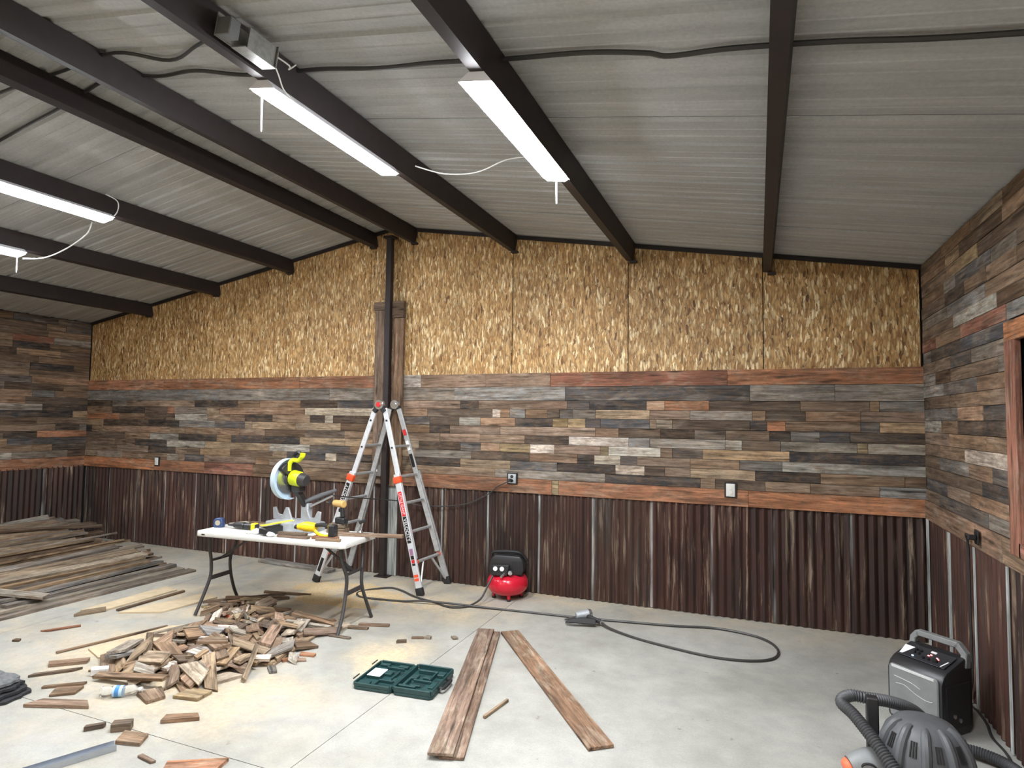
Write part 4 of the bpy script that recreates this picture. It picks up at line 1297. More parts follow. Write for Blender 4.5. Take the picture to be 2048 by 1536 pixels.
for pts in (((.05, .265), (.10, .262), (.16, .255), (.20, .24)), ((.06, .225), (.11, .23), (.17, .205), (.23, .19), (.27, .195)), ((.05, .09), (.12, .085), (.20, .06), (.265, .055))):
    MB().tube(smooth_path([(x, -.012, z) for x, z in pts], 4), .003, 6).build('grille_line', pm('pale_grille_line', S(168, 170, 168), .4), sp)
# sloping control panel
cpn = Vector((0, .045, SH + .012))
ang = math.atan2(.055, SD - .125)
RX = Matrix.Translation((SW / 2, .125, SH + .0365)) @ Matrix.Rotation(ang, 4, 'X')
MB().box((0, 0, 0), (SW - .05, .13, .004), RX).build('control_panel', pm('dark_panel', S(44, 46, 50), .35), sp, bevel=0.001)
MB().add([(-.13, -.05, .004), (-.085, -.05, .004), (-.075, .03, .004), (-.155, .03, .004)] if False else [(-.128, -.055, .0035), (-.112, -.055, .0035), (-.085, .035, .0035), (-.145, .035, .0035)], [(0, 1, 2, 3)], RX).build('white_label', PAPER, sp)
MB().add([(.105, -.058, .0035), (.112, -.058, .0035), (.125, .0, .0035), (.118, .0, .0035)], [(0, 1, 2, 3)], RX).build('white_line', PAPER, sp)
for (x, y, r) in ((-.065, .015, .010), (-.04, .015, .010), (-.065, -.012, .010), (-.04, -.012, .010), (.065, -.03, .016), (.0, -.035, .009), (.03, -.035, .009)):
    MB().cyl(tuple(RX @ Vector((x, y, .003))), tuple(RX @ Vector((x, y, .016))), r, r * .85, 12).build('knob', BLACK_PLASTIC, sp)
for (x, y, mt) in ((.012, .0, RED_GLOW), (.02, .012, RED_GLOW), (.06, .0, RED_GLOW), (.07, -.008, RED_GLOW), (-.055, -.045, BLUE_GLOW)):
    MB().box((x, y, .004), (.010, .006, .003), RX).build('indicator_light', mt, sp)
MB().box((.02, .04, .004), (.03, .014, .004), RX).build('display', PAPER, sp)
hp = [(.01, SD - .05, SH + .03), (.012, SD - .04, SH + .085), (.04, SD - .04, SH + .118), (SW - .05, SD - .04, SH + .118), (SW - .012, SD - .04, SH + .075), (SW - .01, SD - .05, SH + .01)]
mbh = MB()
for i in range(len(hp) - 1):
    d_ = (Vector(hp[i + 1]) - Vector(hp[i])).normalized() * .008
    mbh.beam(tuple(Vector(hp[i]) - d_), tuple(Vector(hp[i + 1]) + d_), .034, .046, up=(0, 1, 0))
mbh.build('carry_handle', MID_GREY, sp, bevel=0.005)
MB().box((SW + .001, SD / 2, .17), (.006, SD - .07, .24)).build('side_recess', RUBBER, sp, bevel=0.002)
MB().cyl((SW + .002, .10, .12), (SW + .010, .10, .12), .012, n=10).build('jack_socket', CHROME, sp)
MB().cyl((SW + .002, .15, .09), (SW + .010, .15, .09), .012, n=10).build('jack_socket', CHROME, sp)
for x in (.05, SW - .05):
    for y in (.05, SD - .05):
        pass

# ---------------------------------------------------------------- shop vacuum
VC = (4.285, -2.58, 0)
va = thing('shop_vacuum', 'dark grey shop vacuum with ribbed lid and ribbed hose at bottom right', 'vacuum', VC, 0)
LIDM = pm('vacuum_lid_grey', S(88, 90, 93), 0.5, 0, 0.2, 14)
MB().lathe([(.135, .035), (.150, .05), (.172, .215), (.168, .235)], 36).build('drum', pm('vacuum_drum', S(52, 53, 56), .5, 0, .2, 14), va)
MB().lathe([(.182, .225), (.186, .24), (.184, .27), (.172, .33), (.150, .385), (.115, .425), (.06, .445), (.01, .45)], 40).build('lid', LIDM, va)
A0 = math.atan2(-3.3, -0.75)        # towards the open floor in front
def dome(az, k):
    prof = [(.186, .245), (.184, .27), (.172, .33), (.150, .385), (.115, .425), (.06, .445)]
    f = k * (len(prof) - 1)
    i = min(int(f), len(prof) - 2)
    r = prof[i][0] + (prof[i + 1][0] - prof[i][0]) * (f - i)
    z = prof[i][1] + (prof[i + 1][1] - prof[i][1]) * (f - i)
    return Vector((r * math.cos(az), r * math.sin(az), z))
for k in range(-2, 3):
    az = A0 + math.radians(4 + k * 34)
    pts = [dome(az, q) for q in (.16, .35, .55, .75, .88)]
    MB().tube(smooth_path(pts, 3), [.012, .017, .02, .021, .021, .021, .021, .02, .02, .019, .017, .014, .012][:13], 10).build('lid_rib', LIDM, va)
    az2 = az + math.radians(17)
    for j in (-1, 0, 1):
        a3 = az2 + math.radians(3.6 * j)
        p, q = dome(a3, .40), dome(a3, .62)
        p, q = p * 1.008, q * 1.008
        MB().tube([p, q], .0035, 6).build('vent_slot', RUBBER, va)
az = A0 + math.radians(18)
pc = dome(az, .16)
MB().tube([dome(az - .14, .17) * 1.0, dome(az + .14, .17) * 1.0], .017, 10).build('lid_latch_recess', RUBBER, va)
# boss on the side with an oval ring and orange cap
bx, by = -.245, .0
MB().tube(smooth_path([(bx + .12, by + .02, .20), (bx + .02, by, .195), (bx - .05, by - .02, .175)], 4), [.075, .075, .072, .07, .068, .064, .060, .055, .05], 16).build('inlet_housing', MID_GREY, va)
MB().tube([(bx + .02 + .03 * math.cos(a), by - .062 - .0 * math.sin(a), .205 + .022 * math.sin(a)) for a in [2 * PI * k / 16 for k in range(16)]], .005, 6, closed=True).build('oval_ring', RUBBER, va)
MB().cyl((bx - .05, by - .02, .175), (bx - .075, by - .028, .165), .048, .036, 16).build('orange_cap', pm('coral_plastic', S(238, 116, 80), .45), va, bevel=0.006)
MB().beam((-.190, .075, .20), (-.190, .075, .475), .05, .05, up=(0, 1, 0)).build('hose_holder', BLACK_PLASTIC, va, bevel=0.006)
# ribbed hose: out of the front, round over the holder and behind to the right along the floor
hp = [(-.02, -.30, .10), (-.06, -.275, .155), (-.13, -.19, .255), (-.20, -.09, .335), (-.27, .02, .395), (-.315, .10, .415), (-.27, .16, .43), (-.19, .175, .425), (-.09, .225, .405), (.01, .31, .355), (.09, .43, .265), (.15, .55, .165), (.215, .64, .09), (.29, .69, .05), (.39, .67, .045), (.48, .59, .045), (.525, .44, .045), (.53, .2, .045)]
path = smooth_path(hp, 40)
acc = 0.0
rad = []
for i, p in enumerate(path):
    if i:
        acc += (p - path[i - 1]).length
    rad.append(.0265 + .0030 * math.cos(2 * PI * acc / .012))
# resample so that each ridge keeps six rings
tot = acc
ds = .002
out, outr = [path[0]], [rad[0]]
s_, tgt = 0.0, ds
for i in range(1, len(path)):
    seg = (path[i] - path[i - 1]).length
    while tgt <= s_ + seg and seg > 0:
        p = path[i - 1].lerp(path[i], (tgt - s_) / seg)
        out.append(p)
        outr.append(.0265 + .0026 * math.cos(2 * PI * tgt / .012))
        tgt += ds
    s_ += seg
MB().tube(out, outr, 12).build('vacuum_hose', pm('hose_grey', S(66, 67, 69), .5), va)
for k in range(4):
    a = math.radians(45 + 90 * k)
    MB().lathe([(.02, 0), (.025, .012), (.025, .03), (.012, .045)], 12, Matrix.Translation((.14 * math.cos(a), .14 * math.sin(a), 0))).build('caster', BLACK_PLASTIC, va)
MB().box((0, 0, 0), (.07, .004, .02), Matrix.Translation(dome(A0 - .35, .02) * 1.0) @ Matrix.Rotation(A0 - .35 + PI / 2, 4, 'Z')).build('lid_clasp', BLACK_PLASTIC, va)

# ---------------------------------------------------------------- lumber pile and scrap heaps
def dusky(c, k):
    return (c[0] * k, c[1] * k, c[2] * k, c[3])


def settled(rows, names):
    """pieces of wood as they came to rest: length, thickness, skew of the ends, widths, tone, heap, place and attitude"""
    for row in rows.split('\n'):
        q = row.split()
        L, T, e0, e1, w0, w1 = [float(k) for k in q[:6]]
        x, y, z, rx, ry, rz = [float(k) for k in q[8:]]
        if (q[7] == '1' and L < .4 and y < -2.99) or x < -5.29:
            continue
        vs = []
        for zq in (-T / 2, T / 2):
            vs += [(-L / 2 + e0, -w0 / 2, zq), (L / 2 + e1, -w1 / 2, zq), (L / 2 - e1, w1 / 2, zq), (-L / 2 - e0, w0 / 2, zq)]
        nm, lab, cat, grp = names[q[7]]
        o = MB().add(vs, [(3, 2, 1, 0), (4, 5, 6, 7), (0, 1, 5, 4), (1, 2, 6, 5), (2, 3, 7, 6), (3, 0, 4, 7)]).build(nm, WOOD, None, loc=(x, y, z), rot=(rx, ry, rz), color=dusky(wcol(q[6]), .74 if nm == 'salvaged_board' else 1.2), smooth=False)
        tag(o, lab, cat, grp)


def piece_mesh(L, Wd, T, rr, cut=0.25):
    """a length of wood with skewed, uneven ends"""
    a0, a1 = rr.uniform(-cut, cut) * Wd, rr.uniform(-cut, cut) * Wd
    w0, w1 = Wd * rr.uniform(.9, 1), Wd * rr.uniform(.75, 1)
    vs = []
    for z in (-T / 2, T / 2):
        vs += [(-L / 2 + a0, -w0 / 2, z), (L / 2 + a1, -w1 / 2, z), (L / 2 - a1, w1 / 2, z), (-L / 2 - a0, w0 / 2, z)]
    return MB().add(vs, [(3, 2, 1, 0), (4, 5, 6, 7), (0, 1, 5, 4), (1, 2, 6, 5), (2, 3, 7, 6), (3, 0, 4, 7)])


LUMBER = """2.55 0.024 0.0149 -0.0023 0.1205 0.1279 g 1 -2.36 -2.05 0.0124 -0 -0 1.527
2.35 0.024 0.0124 -0.0074 0.121 0.1242 l 1 -2.537 -1.95 0.0124 -0 -0 1.511
2.75 0.024 -0.0135 -0.0052 0.1265 0.1087 t 1 -2.697 -2.1 0.0124 0 -0 1.537
2.6 0.024 0.0151 0.0112 0.1216 0.1242 t 1 -2.898 -2.002 0.0124 0 0 1.554
1.6979 0.0297 0.0079 0.0003 0.1049 0.1002 g 1 -2.606 -1.627 0.0401 -0 -0 1.564
2.1149 0.0274 -0.0003 0.0031 0.1087 0.0892 b 1 -2.852 -1.898 0.0389 0 0 1.517
2.4525 0.0291 0.0118 0.0102 0.1576 0.1419 t 1 -3.069 -2.151 0.0292 -0.195 0.001 1.515
2.2391 0.0315 -0.0027 -0.0043 0.0902 0.0812 t 1 -3.344 -2.05 0.0161 -0 -0 1.565
1.6858 0.0271 0.0093 0.0006 0.1192 0.1027 b 1 -3.573 -1.383 0.0139 -0 -0 1.618
2.0816 0.0296 0.0076 0.0026 0.096 0.0973 g 1 -3.794 -1.902 0.0152 -0 0 1.582
2.6625 0.029 -0.0035 -0.0017 0.128 0.1252 b 1 -3.942 -1.835 0.0149 -0 -0 1.597
2.0716 0.0255 -0.0171 -0.0096 0.1472 0.1305 b 1 -4.138 -1.573 0.0132 -0 -0 1.608
2.0416 0.022 0.004 -0.0075 0.0846 0.0791 b 1 -4.296 -1.779 0.0114 -0 0 1.55
2.6914 0.0277 -0.0107 0.0099 0.1002 0.0953 b 1 -4.581 -1.999 0.0142 -0 0 1.582
2.2471 0.0276 -0.0005 -0.0019 0.1096 0.0896 t 1 -4.842 -2.032 0.0142 0 0 1.605
1.6239 0.0284 0.0163 0.0022 0.1329 0.1153 b 1 -5.001 -1.59 0.0146 0 0 1.547
2.6499 0.0307 -0.006 0.0039 0.1264 0.131 g 1 -2.702 -2.194 0.0693 -0.115 -0.008 1.58
1.9507 0.0299 -0.0092 -0.0074 0.0888 0.0805 g 1 -2.935 -1.896 0.0581 -0.487 0.001 1.524
2.0798 0.0256 -0.0064 0.0016 0.1042 0.0911 b 1 -3.236 -1.568 0.0356 0.047 0.02 1.538
1.5833 0.0263 -0.0023 0.0164 0.1298 0.1386 b 1 -3.426 -1.571 0.039 -0.164 0.011 1.629
2.6507 0.0302 0.0087 -0.0053 0.1019 0.0927 t 1 -3.6 -2.013 0.0434 -0 -0 1.571
2.5577 0.0244 0.0076 0.0011 0.1359 0.1442 b 1 -3.862 -1.929 0.0429 -0.006 -0 1.575
1.8312 0.0213 -0.0103 -0.0089 0.1478 0.1213 l 1 -4.14 -1.482 0.0373 -0 0 1.584
2.2726 0.0315 -0.014 0.0139 0.1106 0.1174 d 1 -4.362 -1.654 0.0328 -0.237 -0.004 1.535
1.6602 0.0305 0.0088 0.0053 0.0965 0.0951 b 1 -4.665 -1.802 0.0399 -0.141 -0.003 1.56
1.6518 0.023 -0.0092 -0.0026 0.0929 0.0777 d 1 -4.892 -1.504 0.0408 0.008 0 1.499
2.352 0.0297 0.008 -0.0128 0.143 0.1298 t 1 -5.156 -1.942 0.0322 -0.15 0.006 1.583
2.0567 0.0238 0.0003 -0.0081 0.1337 0.1104 t 1 -2.805 -2.003 0.0873 -0.117 -0.015 1.519
1.8763 0.0242 0.0175 -0.0051 0.1444 0.1257 b 1 -3.128 -1.922 0.043 -0.202 0.007 1.545
2.1592 0.0291 0.0044 0.012 0.123 0.1009 d 1 -3.407 -1.552 0.071 -0.164 0.006 1.6
1.8722 0.03 0.0022 -0.0005 0.0881 0.0823 g 1 -3.7 -1.537 0.0154 -0 -0 1.577
1.9263 0.0218 0.0079 -0.0073 0.0942 0.0751 b 1 -3.907 -1.756 0.0673 -0.031 -0.001 1.521
2.4119 0.0259 -0.0027 0.005 0.1254 0.1199 b 1 -4.213 -1.934 0.0617 -0 -0 1.55
1.9673 0.0287 -0.0028 -0.003 0.1013 0.0847 g 1 -4.495 -1.765 0.0391 -2.521 0.002 1.55
2.3685 0.0316 -0.0133 0.0096 0.1269 0.1249 g 1 -4.732 -1.938 0.0798 -3.032 -0.005 1.532
2.0756 0.0293 0.0135 0.0146 0.1313 0.1105 b 1 -4.784 -1.626 0.057 0.143 -0.006 1.538
2.5307 0.0278 -0.0065 -0.0086 0.1128 0.0907 b 1 -5.261 -1.756 0.0353 -0.457 0.002 1.572
2.6564 0.0253 -0.0133 0.0133 0.1044 0.085 g 1 -3.004 -2.009 0.072 -0.259 0.006 1.539
2.1639 0.0261 0.0088 0.0017 0.1325 0.1246 t 1 -3.157 -2.055 0.0746 -0.068 0.017 1.591
2.6472 0.0285 0.0138 -0.0121 0.1243 0.1277 g 1 -3.297 -1.918 0.1066 0.33 0.006 1.57
2.6415 0.0285 0.0072 -0.012 0.098 0.0914 b 1 -3.509 -2.107 0.0605 0.313 -0.016 1.621
2.2176 0.0258 0.0123 0.0141 0.112 0.0929 t 1 -3.683 -1.921 0.0631 -0.276 0.009 1.6
1.8368 0.0316 0.0004 0.0092 0.1012 0.0825 g 1 -3.987 -1.781 0.0768 -0.481 0.014 1.545
2.4725 0.0214 -0.0068 0.0124 0.1143 0.1015 t 1 -4.094 -1.721 0.0721 0.265 0.006 1.531
2.3405 0.0244 0.0107 -0.003 0.094 0.0861 t 1 -4.417 -1.999 0.0513 -0.253 0.001 1.554
2.5733 0.0215 -0.0003 -0.0143 0.1214 0.1223 g 1 -4.604 -2.108 0.0764 -0.16 -0.009 1.523
1.9836 0.0307 0.0026 -0.0155 0.141 0.1224 b 1 -4.824 -1.697 0.106 -0.36 0.009 1.568
2.1985 0.0217 -0.0067 0 0.1028 0.0926 t 1 -4.963 -1.835 0.0641 -0.229 0.013 1.546
2.2278 0.024 -0.0087 -0.0036 0.1089 0.0961 t 1 -3.063 -1.905 0.0993 0.107 0.019 1.585
1.8576 0.0266 0.0007 0.0095 0.0853 0.0899 b 1 -3.203 -1.558 0.1066 0.258 0.017 1.535
1.7277 0.0285 -0.0063 -0.0069 0.1163 0.1104 t 1 -3.536 -1.677 0.1036 0.198 0.001 1.537
1.6898 0.0286 0.0057 0.0087 0.1131 0.0984 t 1 -3.782 -1.741 0.0749 -0.087 0 1.564
2.1295 0.0249 0.0049 -0.0111 0.0838 0.0872 b 1 -4.052 -1.977 0.0985 -0.081 0.006 1.53
2.2539 0.0304 -0.0008 -0.0097 0.0965 0.0788 b 1 -4.29 -1.992 0.087 -0.289 0 1.549
2.5876 0.031 -0.0054 0.0126 0.1204 0.1179 d 1 -4.601 -1.94 0.1045 -0.16 -0.006 1.54
1.9682 0.0277 -0.0077 -0.0119 0.1035 0.0896 b 1 -4.892 -1.278 0.1127 -0.271 -0.007 1.524
2.4068 0.0233 -0.017 0.0079 0.1435 0.1361 b 1 -5.091 -1.88 0.0692 0.187 0.014 1.548
2.1658 0.0219 0.0115 -0.0028 0.1086 0.1103 l 1 -3.109 -1.826 0.1296 0.146 0.019 1.574
1.7139 0.0213 -0.0084 0.0107 0.0903 0.0793 t 1 -3.418 -1.536 0.0956 -0.164 -0.001 1.558
2.1965 0.0312 0.008 0.0028 0.0926 0.0791 b 1 -3.67 -2.036 0.1011 -0.317 -0.01 1.544
2.5741 0.028 -0.0134 -0.0123 0.1104 0.101 b 1 -3.89 -1.981 0.096 -0.071 -0 1.553
2.4017 0.0264 0.0123 -0.0071 0.1108 0.0997 b 1 -4.179 -1.825 0.1071 -0.138 0.011 1.559
2.1454 0.0298 -0.0108 -0.0135 0.1236 0.1307 t 1 -4.383 -1.793 0.0907 -0.289 0.008 1.578
2.377 0.0274 0.0014 0.0159 0.1243 0.1355 b 1 -4.65 -1.626 0.1273 -0.174 -0.009 1.521
2.6972 0.0216 -0.0122 0.003 0.112 0.1067 t 1 -4.836 -2.232 0.1452 -0.245 -0.015 1.52
2.4916 0.0286 0.008 0.0089 0.1202 0.1188 l 1 -5.063 -1.899 0.0921 0.184 0.014 1.55
2.4016 0.0312 0.0145 0.0082 0.1433 0.1201 t 1 -3.232 -1.962 0.1483 0.25 0.008 1.57
2.5172 0.0226 -0.001 -0.0084 0.1218 0.1203 g 1 -3.507 -1.762 0.1252 0.182 -0.002 1.556
1.8178 0.0265 -0.0055 0.01 0.1004 0.0903 b 1 -3.763 -1.517 0.1053 -0.069 -0.001 1.543
1.7614 0.0231 0.0049 0.0042 0.1112 0.1034 g 1 -4.033 -1.49 0.1207 -0.081 0.01 1.59
1.5693 0.0282 0.0155 0.0144 0.1466 0.1266 d 1 -4.243 -1.383 0.1323 0.027 0.009 1.542
2.3697 0.0251 -0.001 0.005 0.1505 0.1374 b 1 -4.438 -1.838 0.1041 -0.289 -0.001 1.545
2.2629 0.0267 0.0115 0.0075 0.1123 0.1017 b 1 -4.692 -1.894 0.1482 -0.174 -0.003 1.557
2.4473 0.0274 0.0103 -0.0061 0.1233 0.1154 b 1 -4.863 -2.07 0.1674 -0.2 -0.02 1.5
2.0881 0.0215 -0.0096 0.0105 0.1043 0.0991 g 1 -5.02 -1.758 0.1089 0.184 0.021 1.511
1.682 0.0223 0.0042 -0.0002 0.1194 0.1213 g 1 -5.299 -1.314 0.0451 -0.465 -0.009 1.549
2.413 0.0237 -0.011 -0.0095 0.0942 0.0725 b 1 -3.405 -2.054 0.1246 -0.165 -0.008 1.56
1.6155 0.0283 -0.0095 0.0145 0.1197 0.114 b 1 -3.645 -1.655 0.1474 -0.22 -0.003 1.574
1.8631 0.0214 0.0112 -0.003 0.1371 0.1373 b 1 -3.823 -1.722 0.1263 -0.071 -0 1.561
2.5697 0.0219 0.0011 -0.0152 0.1546 0.1315 l 1 -4.079 -1.847 0.1456 -0.056 0.006 1.522
2.4315 0.0283 -0.0043 -0.0043 0.1037 0.1091 g 1 -4.464 -1.804 0.1249 -0.289 -0.008 1.524
1.9672 0.0297 0.0089 -0.0121 0.1036 0.1019 b 1 -4.686 -1.616 0.179 -0.175 -0.006 1.54
1.6792 0.0251 -0.0109 -0.0063 0.0984 0.0983 d 1 -4.961 -1.695 0.1515 -0.533 0.015 1.542
2.0102 0.0232 -0.0118 -0.0009 0.1152 0.1146 d 1 -5.33 -1.506 0.0563 -0.465 -0.005 1.559
1.8654 0.0232 -0.0126 -0.0027 0.119 0.0916 g 1 -3.529 -1.716 0.1536 0.182 -0.008 1.586
1.7571 0.0282 -0.0007 -0.0112 0.1025 0.104 t 1 -3.71 -1.393 0.1663 -0.173 -0.003 1.577
2.3837 0.0302 0.0016 -0.0126 0.1194 0.1006 t 1 -3.939 -1.876 0.1598 0.217 0 1.546
2.0761 0.0285 -0.0096 -0.0006 0.0984 0.0802 g 1 -4.155 -1.821 0.1675 -0.051 0.01 1.59
2.3109 0.0252 0.0033 0.0044 0.1102 0.0939 b 1 -4.556 -1.457 0.1629 0.185 -0.014 1.544
1.7007 0.0277 0.0111 0.0162 0.1314 0.1113 b 1 -4.814 -1.517 0.2095 -0.2 -0.017 1.516
2.4479 0.0287 0.0114 -0.0134 0.1179 0.1082 g 1 -4.996 -1.556 0.163 -0.465 0.015 1.541
2.6632 0.0224 -0.002 0.007 0.1013 0.0953 t 1 -3.674 -1.953 0.1968 -0.173 -0 1.593
1.6643 0.0215 -0.0011 -0.0108 0.1414 0.1204 g 1 -3.844 -1.781 0.1667 0.221 -0 1.549
1.6336 0.0255 -0.0062 0.011 0.1276 0.1285 t 1 -4.069 -1.51 0.1864 0.175 0.014 1.575
2.3742 0.0318 0.0045 -0.0031 0.1482 0.1472 t 1 -4.42 -2.084 0.1671 0.1 -0.009 1.531
2.2502 0.0313 -0.0076 -0.0113 0.1097 0.0894 b 1 -4.548 -1.812 0.1849 0.207 -0.007 1.512
2.2586 0.0228 0.0039 0.0099 0.1105 0.1073 b 1 -4.828 -1.694 0.2327 -0.2 -0.021 1.496
1.7558 0.0303 0.0142 0.0137 0.117 0.1009 b 1 -5.036 -1.659 0.1798 -0.465 0.006 1.523
2.246 0.0244 0.0173 -0.0122 0.1423 0.1439 d 1 -3.763 -1.989 0.2035 -0.231 -0.006 1.566
1.7599 0.029 0.0027 0.0141 0.1371 0.1356 b 1 -3.921 -1.633 0.2055 -0.064 0.004 1.594
1.8854 0.0219 0.0131 -0.0133 0.1581 0.1512 b 1 -4.19 -1.743 0.1988 -0.513 0.01 1.586
2.602 0.0318 0.0031 -0.005 0.1282 0.1312 d 1 -4.469 -1.919 0.207 0.091 -0.007 1.509
2.5939 0.027 -0.0015 0.0004 0.1002 0.0768 b 1 -4.908 -2.089 0.2411 -0.202 0.001 1.595
2.4653 0.0279 0.0023 0.0077 0.1312 0.1318 l 1 -5.078 -1.897 0.1994 -0.465 0.01 1.531
2.6411 0.0254 0.0158 -0.0102 0.1247 0.1254 b 1 -5.143 -1.745 0.1158 -0.504 -0.003 1.52
2.3997 0.0218 0.0108 -0.0035 0.0977 0.0897 t 1 -3.866 -2.057 0.2365 -0.064 0.003 1.573
1.6914 0.0269 -0.0033 -0.0101 0.1079 0.1101 l 1 -4.237 -1.594 0.2011 -0.512 -0.013 1.546
2.1399 0.0248 0.0025 -0.0104 0.1 0.105 d 1 -4.382 -1.999 0.2159 0.555 -0.008 1.511
2.5042 0.0278 -0.0021 -0.0013 0.1023 0.0991 b 1 -4.583 -1.842 0.2301 -0.339 0.009 1.551
2.1412 0.0317 -0.0102 -0.0061 0.1242 0.1183 b 1 -4.975 -1.557 0.2709 -0.032 -0.007 1.558
2.5863 0.0269 0.0043 -0.008 0.1171 0.1164 t 1 -5.204 -2.061 0.1209 -0.504 0.013 1.548
1.8084 0.0242 -0.0015 0.0048 0.089 0.0876 g 1 -3.975 -1.423 0.2338 -0.276 -0.004 1.563
1.7439 0.0317 -0.0146 -0.0092 0.126 0.1018 b 1 -4.324 -1.558 0.2345 0.56 -0.017 1.526
1.7844 0.0286 -0.002 -0.0029 0.1069 0.0919 g 1 -4.645 -1.599 0.2351 -0.339 0.004 1.537
1.5183 0.0312 0.0021 -0.0152 0.1488 0.1577 g 1 -4.932 -1.555 0.3208 0.607 -0.008 1.562
2.5287 0.0251 -0.0062 0.0031 0.1072 0.1116 l 1 -5.204 -1.872 0.1465 -0.502 -0.001 1.523
2.0134 0.023 0.0024 -0.0099 0.1042 0.0951 t 1 -4.078 -1.931 0.2391 0.461 0.022 1.564
2.4558 0.0289 0.0132 -0.0103 0.1285 0.1122 g 1 -4.316 -2.071 0.2424 0.56 -0.019 1.529
1.6013 0.0229 0.0042 0.0115 0.1259 0.1058 b 1 -4.642 -1.122 0.2838 0.133 -0.006 1.612
2.4849 0.0281 0.0066 -0.0108 0.124 0.1261 l 1 -4.918 -2.063 0.3411 0.607 0.012 1.532
1.9845 0.023 -0.007 0.0125 0.12 0.1049 b 1 -5.212 -1.432 0.1606 -0.502 0.01 1.541
1.9041 0.0263 0.0068 0.0127 0.1395 0.1438 b 1 -5.329 -1.814 0.0855 -0.465 -0.01 1.548
2.3728 0.0238 0.0048 -0.008 0.1236 0.1188 g 1 -4.201 -1.945 0.2498 -0.096 -0.019 1.529
2.0983 0.0294 0.009 0.0156 0.1442 0.1278 b 1 -4.429 -1.919 0.2695 -0.481 -0.007 1.528
2.4616 0.0239 0.0024 0.014 0.1268 0.13 b 1 -4.805 -1.9 0.2929 0.696 -0.055 1.605
1.8261 0.0252 0.0097 0.0015 0.1363 0.1207 t 1 -5.147 -1.407 0.2167 -0.228 0.028 1.607
2.635 0.0241 -0.0153 -0.0062 0.1361 0.113 l 1 -5.359 -1.838 0.1102 -0.467 0.014 1.575
2.654 0.0314 0.0181 0.0084 0.1495 0.1352 t 1 -4.236 -2.243 0.2711 3.049 -0.019 1.534
2.4483 0.0225 0.0103 0 0.131 0.1147 b 1 -4.579 -1.692 0.3009 0.136 0.002 1.567
2.6157 0.0264 -0.0078 -0.0093 0.1179 0.1229 l 1 -4.798 -2.087 0.3255 0.824 -0.052 1.602
2.4028 0.0264 -0.0126 0.009 0.1573 0.1457 d 1 -5.312 -1.911 0.1637 -0.406 0.018 1.583
1.7724 0.0276 0.0096 -0.0042 0.0851 0.0928 t 1 -4.481 -1.741 0.2728 -0.481 0.004 1.549
2.3827 0.024 0.0114 -0.0007 0.1269 0.1036 g 1 -4.701 -1.695 0.3167 0.147 0.001 1.556
2.6062 0.0248 0.002 -0.0087 0.1124 0.1117 d 1 -5.233 -1.731 0.2245 -0.411 -0.002 1.538
2.0733 0.0271 -0.0067 0.0069 0.143 0.1315 t 1 -4.534 -1.757 0.3218 0.119 0.005 1.541
1.878 0.0279 -0.0024 0.0023 0.1009 0.0891 l 1 -4.729 -1.442 0.3482 0.147 0.001 1.55
2.3929 0.0214 0.0063 -0.0094 0.0935 0.0901 l 1 -5.233 -1.845 0.2519 -0.41 -0.001 1.54
2.5181 0.0286 -0.0077 -0.0082 0.098 0.1002 t 1 -5.368 -1.925 0.1897 -0.387 0.027 1.57
2.4526 0.028 0.0035 0.0112 0.1125 0.1167 l 1 -4.614 -1.97 0.3598 0.046 0.005 1.559
1.7925 0.028 0.0148 0.014 0.1289 0.1089 t 1 -5.179 -1.516 0.2986 0.876 0.019 1.527
1.6972 0.0239 -0.0068 -0.0103 0.0938 0.0935 g 1 -4.755 -1.513 0.379 0.148 -0.001 1.57
2.2724 0.0314 -0.0022 -0.0094 0.0955 0.0937 b 1 -5.139 -1.76 0.2897 0.876 0.011 1.534
1.8766 0.0243 -0.0104 -0.011 0.1479 0.1343 t 1 -5.093 -1.488 0.3046 0.864 0.043 1.521
1.7487 0.0306 0.0129 0.0006 0.1203 0.1126 t 1 -5.324 -1.426 0.2272 -0.388 0.012 1.532
2.1344 0.0227 0.0058 0.007 0.1104 0.0915 g 1 -5.304 -1.589 0.3115 -1.958 0.033 1.574
2.2269 0.0268 -0.0031 -0.0052 0.1103 0.092 l 1 -5.368 -1.602 0.246 -0.387 0.029 1.575
2.1229 0.0215 -0.0109 0.0117 0.1194 0.1077 b 1 -5.363 -1.662 0.2765 -0.387 0.028 1.573
1 0.022 -0.018 -0.0024 0.1124 0.1001 l A -2.89 -2.454 0.1396 0.079 0.127 0.517
1.8 0.022 -0.007 -0.0006 0.047 0.0479 d B -4.512 -1.313 0.3667 0.41 0.08 1.373
0.9 0.022 -0.0055 0.0069 0.1265 0.1256 t C -4.657 -1.268 0.3904 0.139 0.008 1.492"""
settled(LUMBER, {'1': ('salvaged_board', 'weathered salvaged board in the long lumber pile along the left wall', 'board', 'salvaged boards in the lumber pile'),
                 'A': ('salvaged_board', 'pale short board lying askew across the front of lumber pile', 'board', None),
                 'B': ('salvaged_board', 'long thin batten on the very top of lumber pile by the wall', 'board', None),
                 'C': ('salvaged_board', 'short tan board on the very top of lumber pile by the wall', 'board', None)})

# dusty sheets and a pale board lying flat near and beneath the heap
def flat_sheet(label, poly, th, z, mat=CARD, name='thin_sheet', cat='sheet'):
    cx_ = sum(p[0] for p in poly) / len(poly)
    cy_ = sum(p[1] for p in poly) / len(poly)
    o = MB().prism([(x - cx_, y - cy_) for x, y in poly], 0, th).build(name, mat, None, loc=(cx_, cy_, z), smooth=False)
    return tag(o, label, cat)


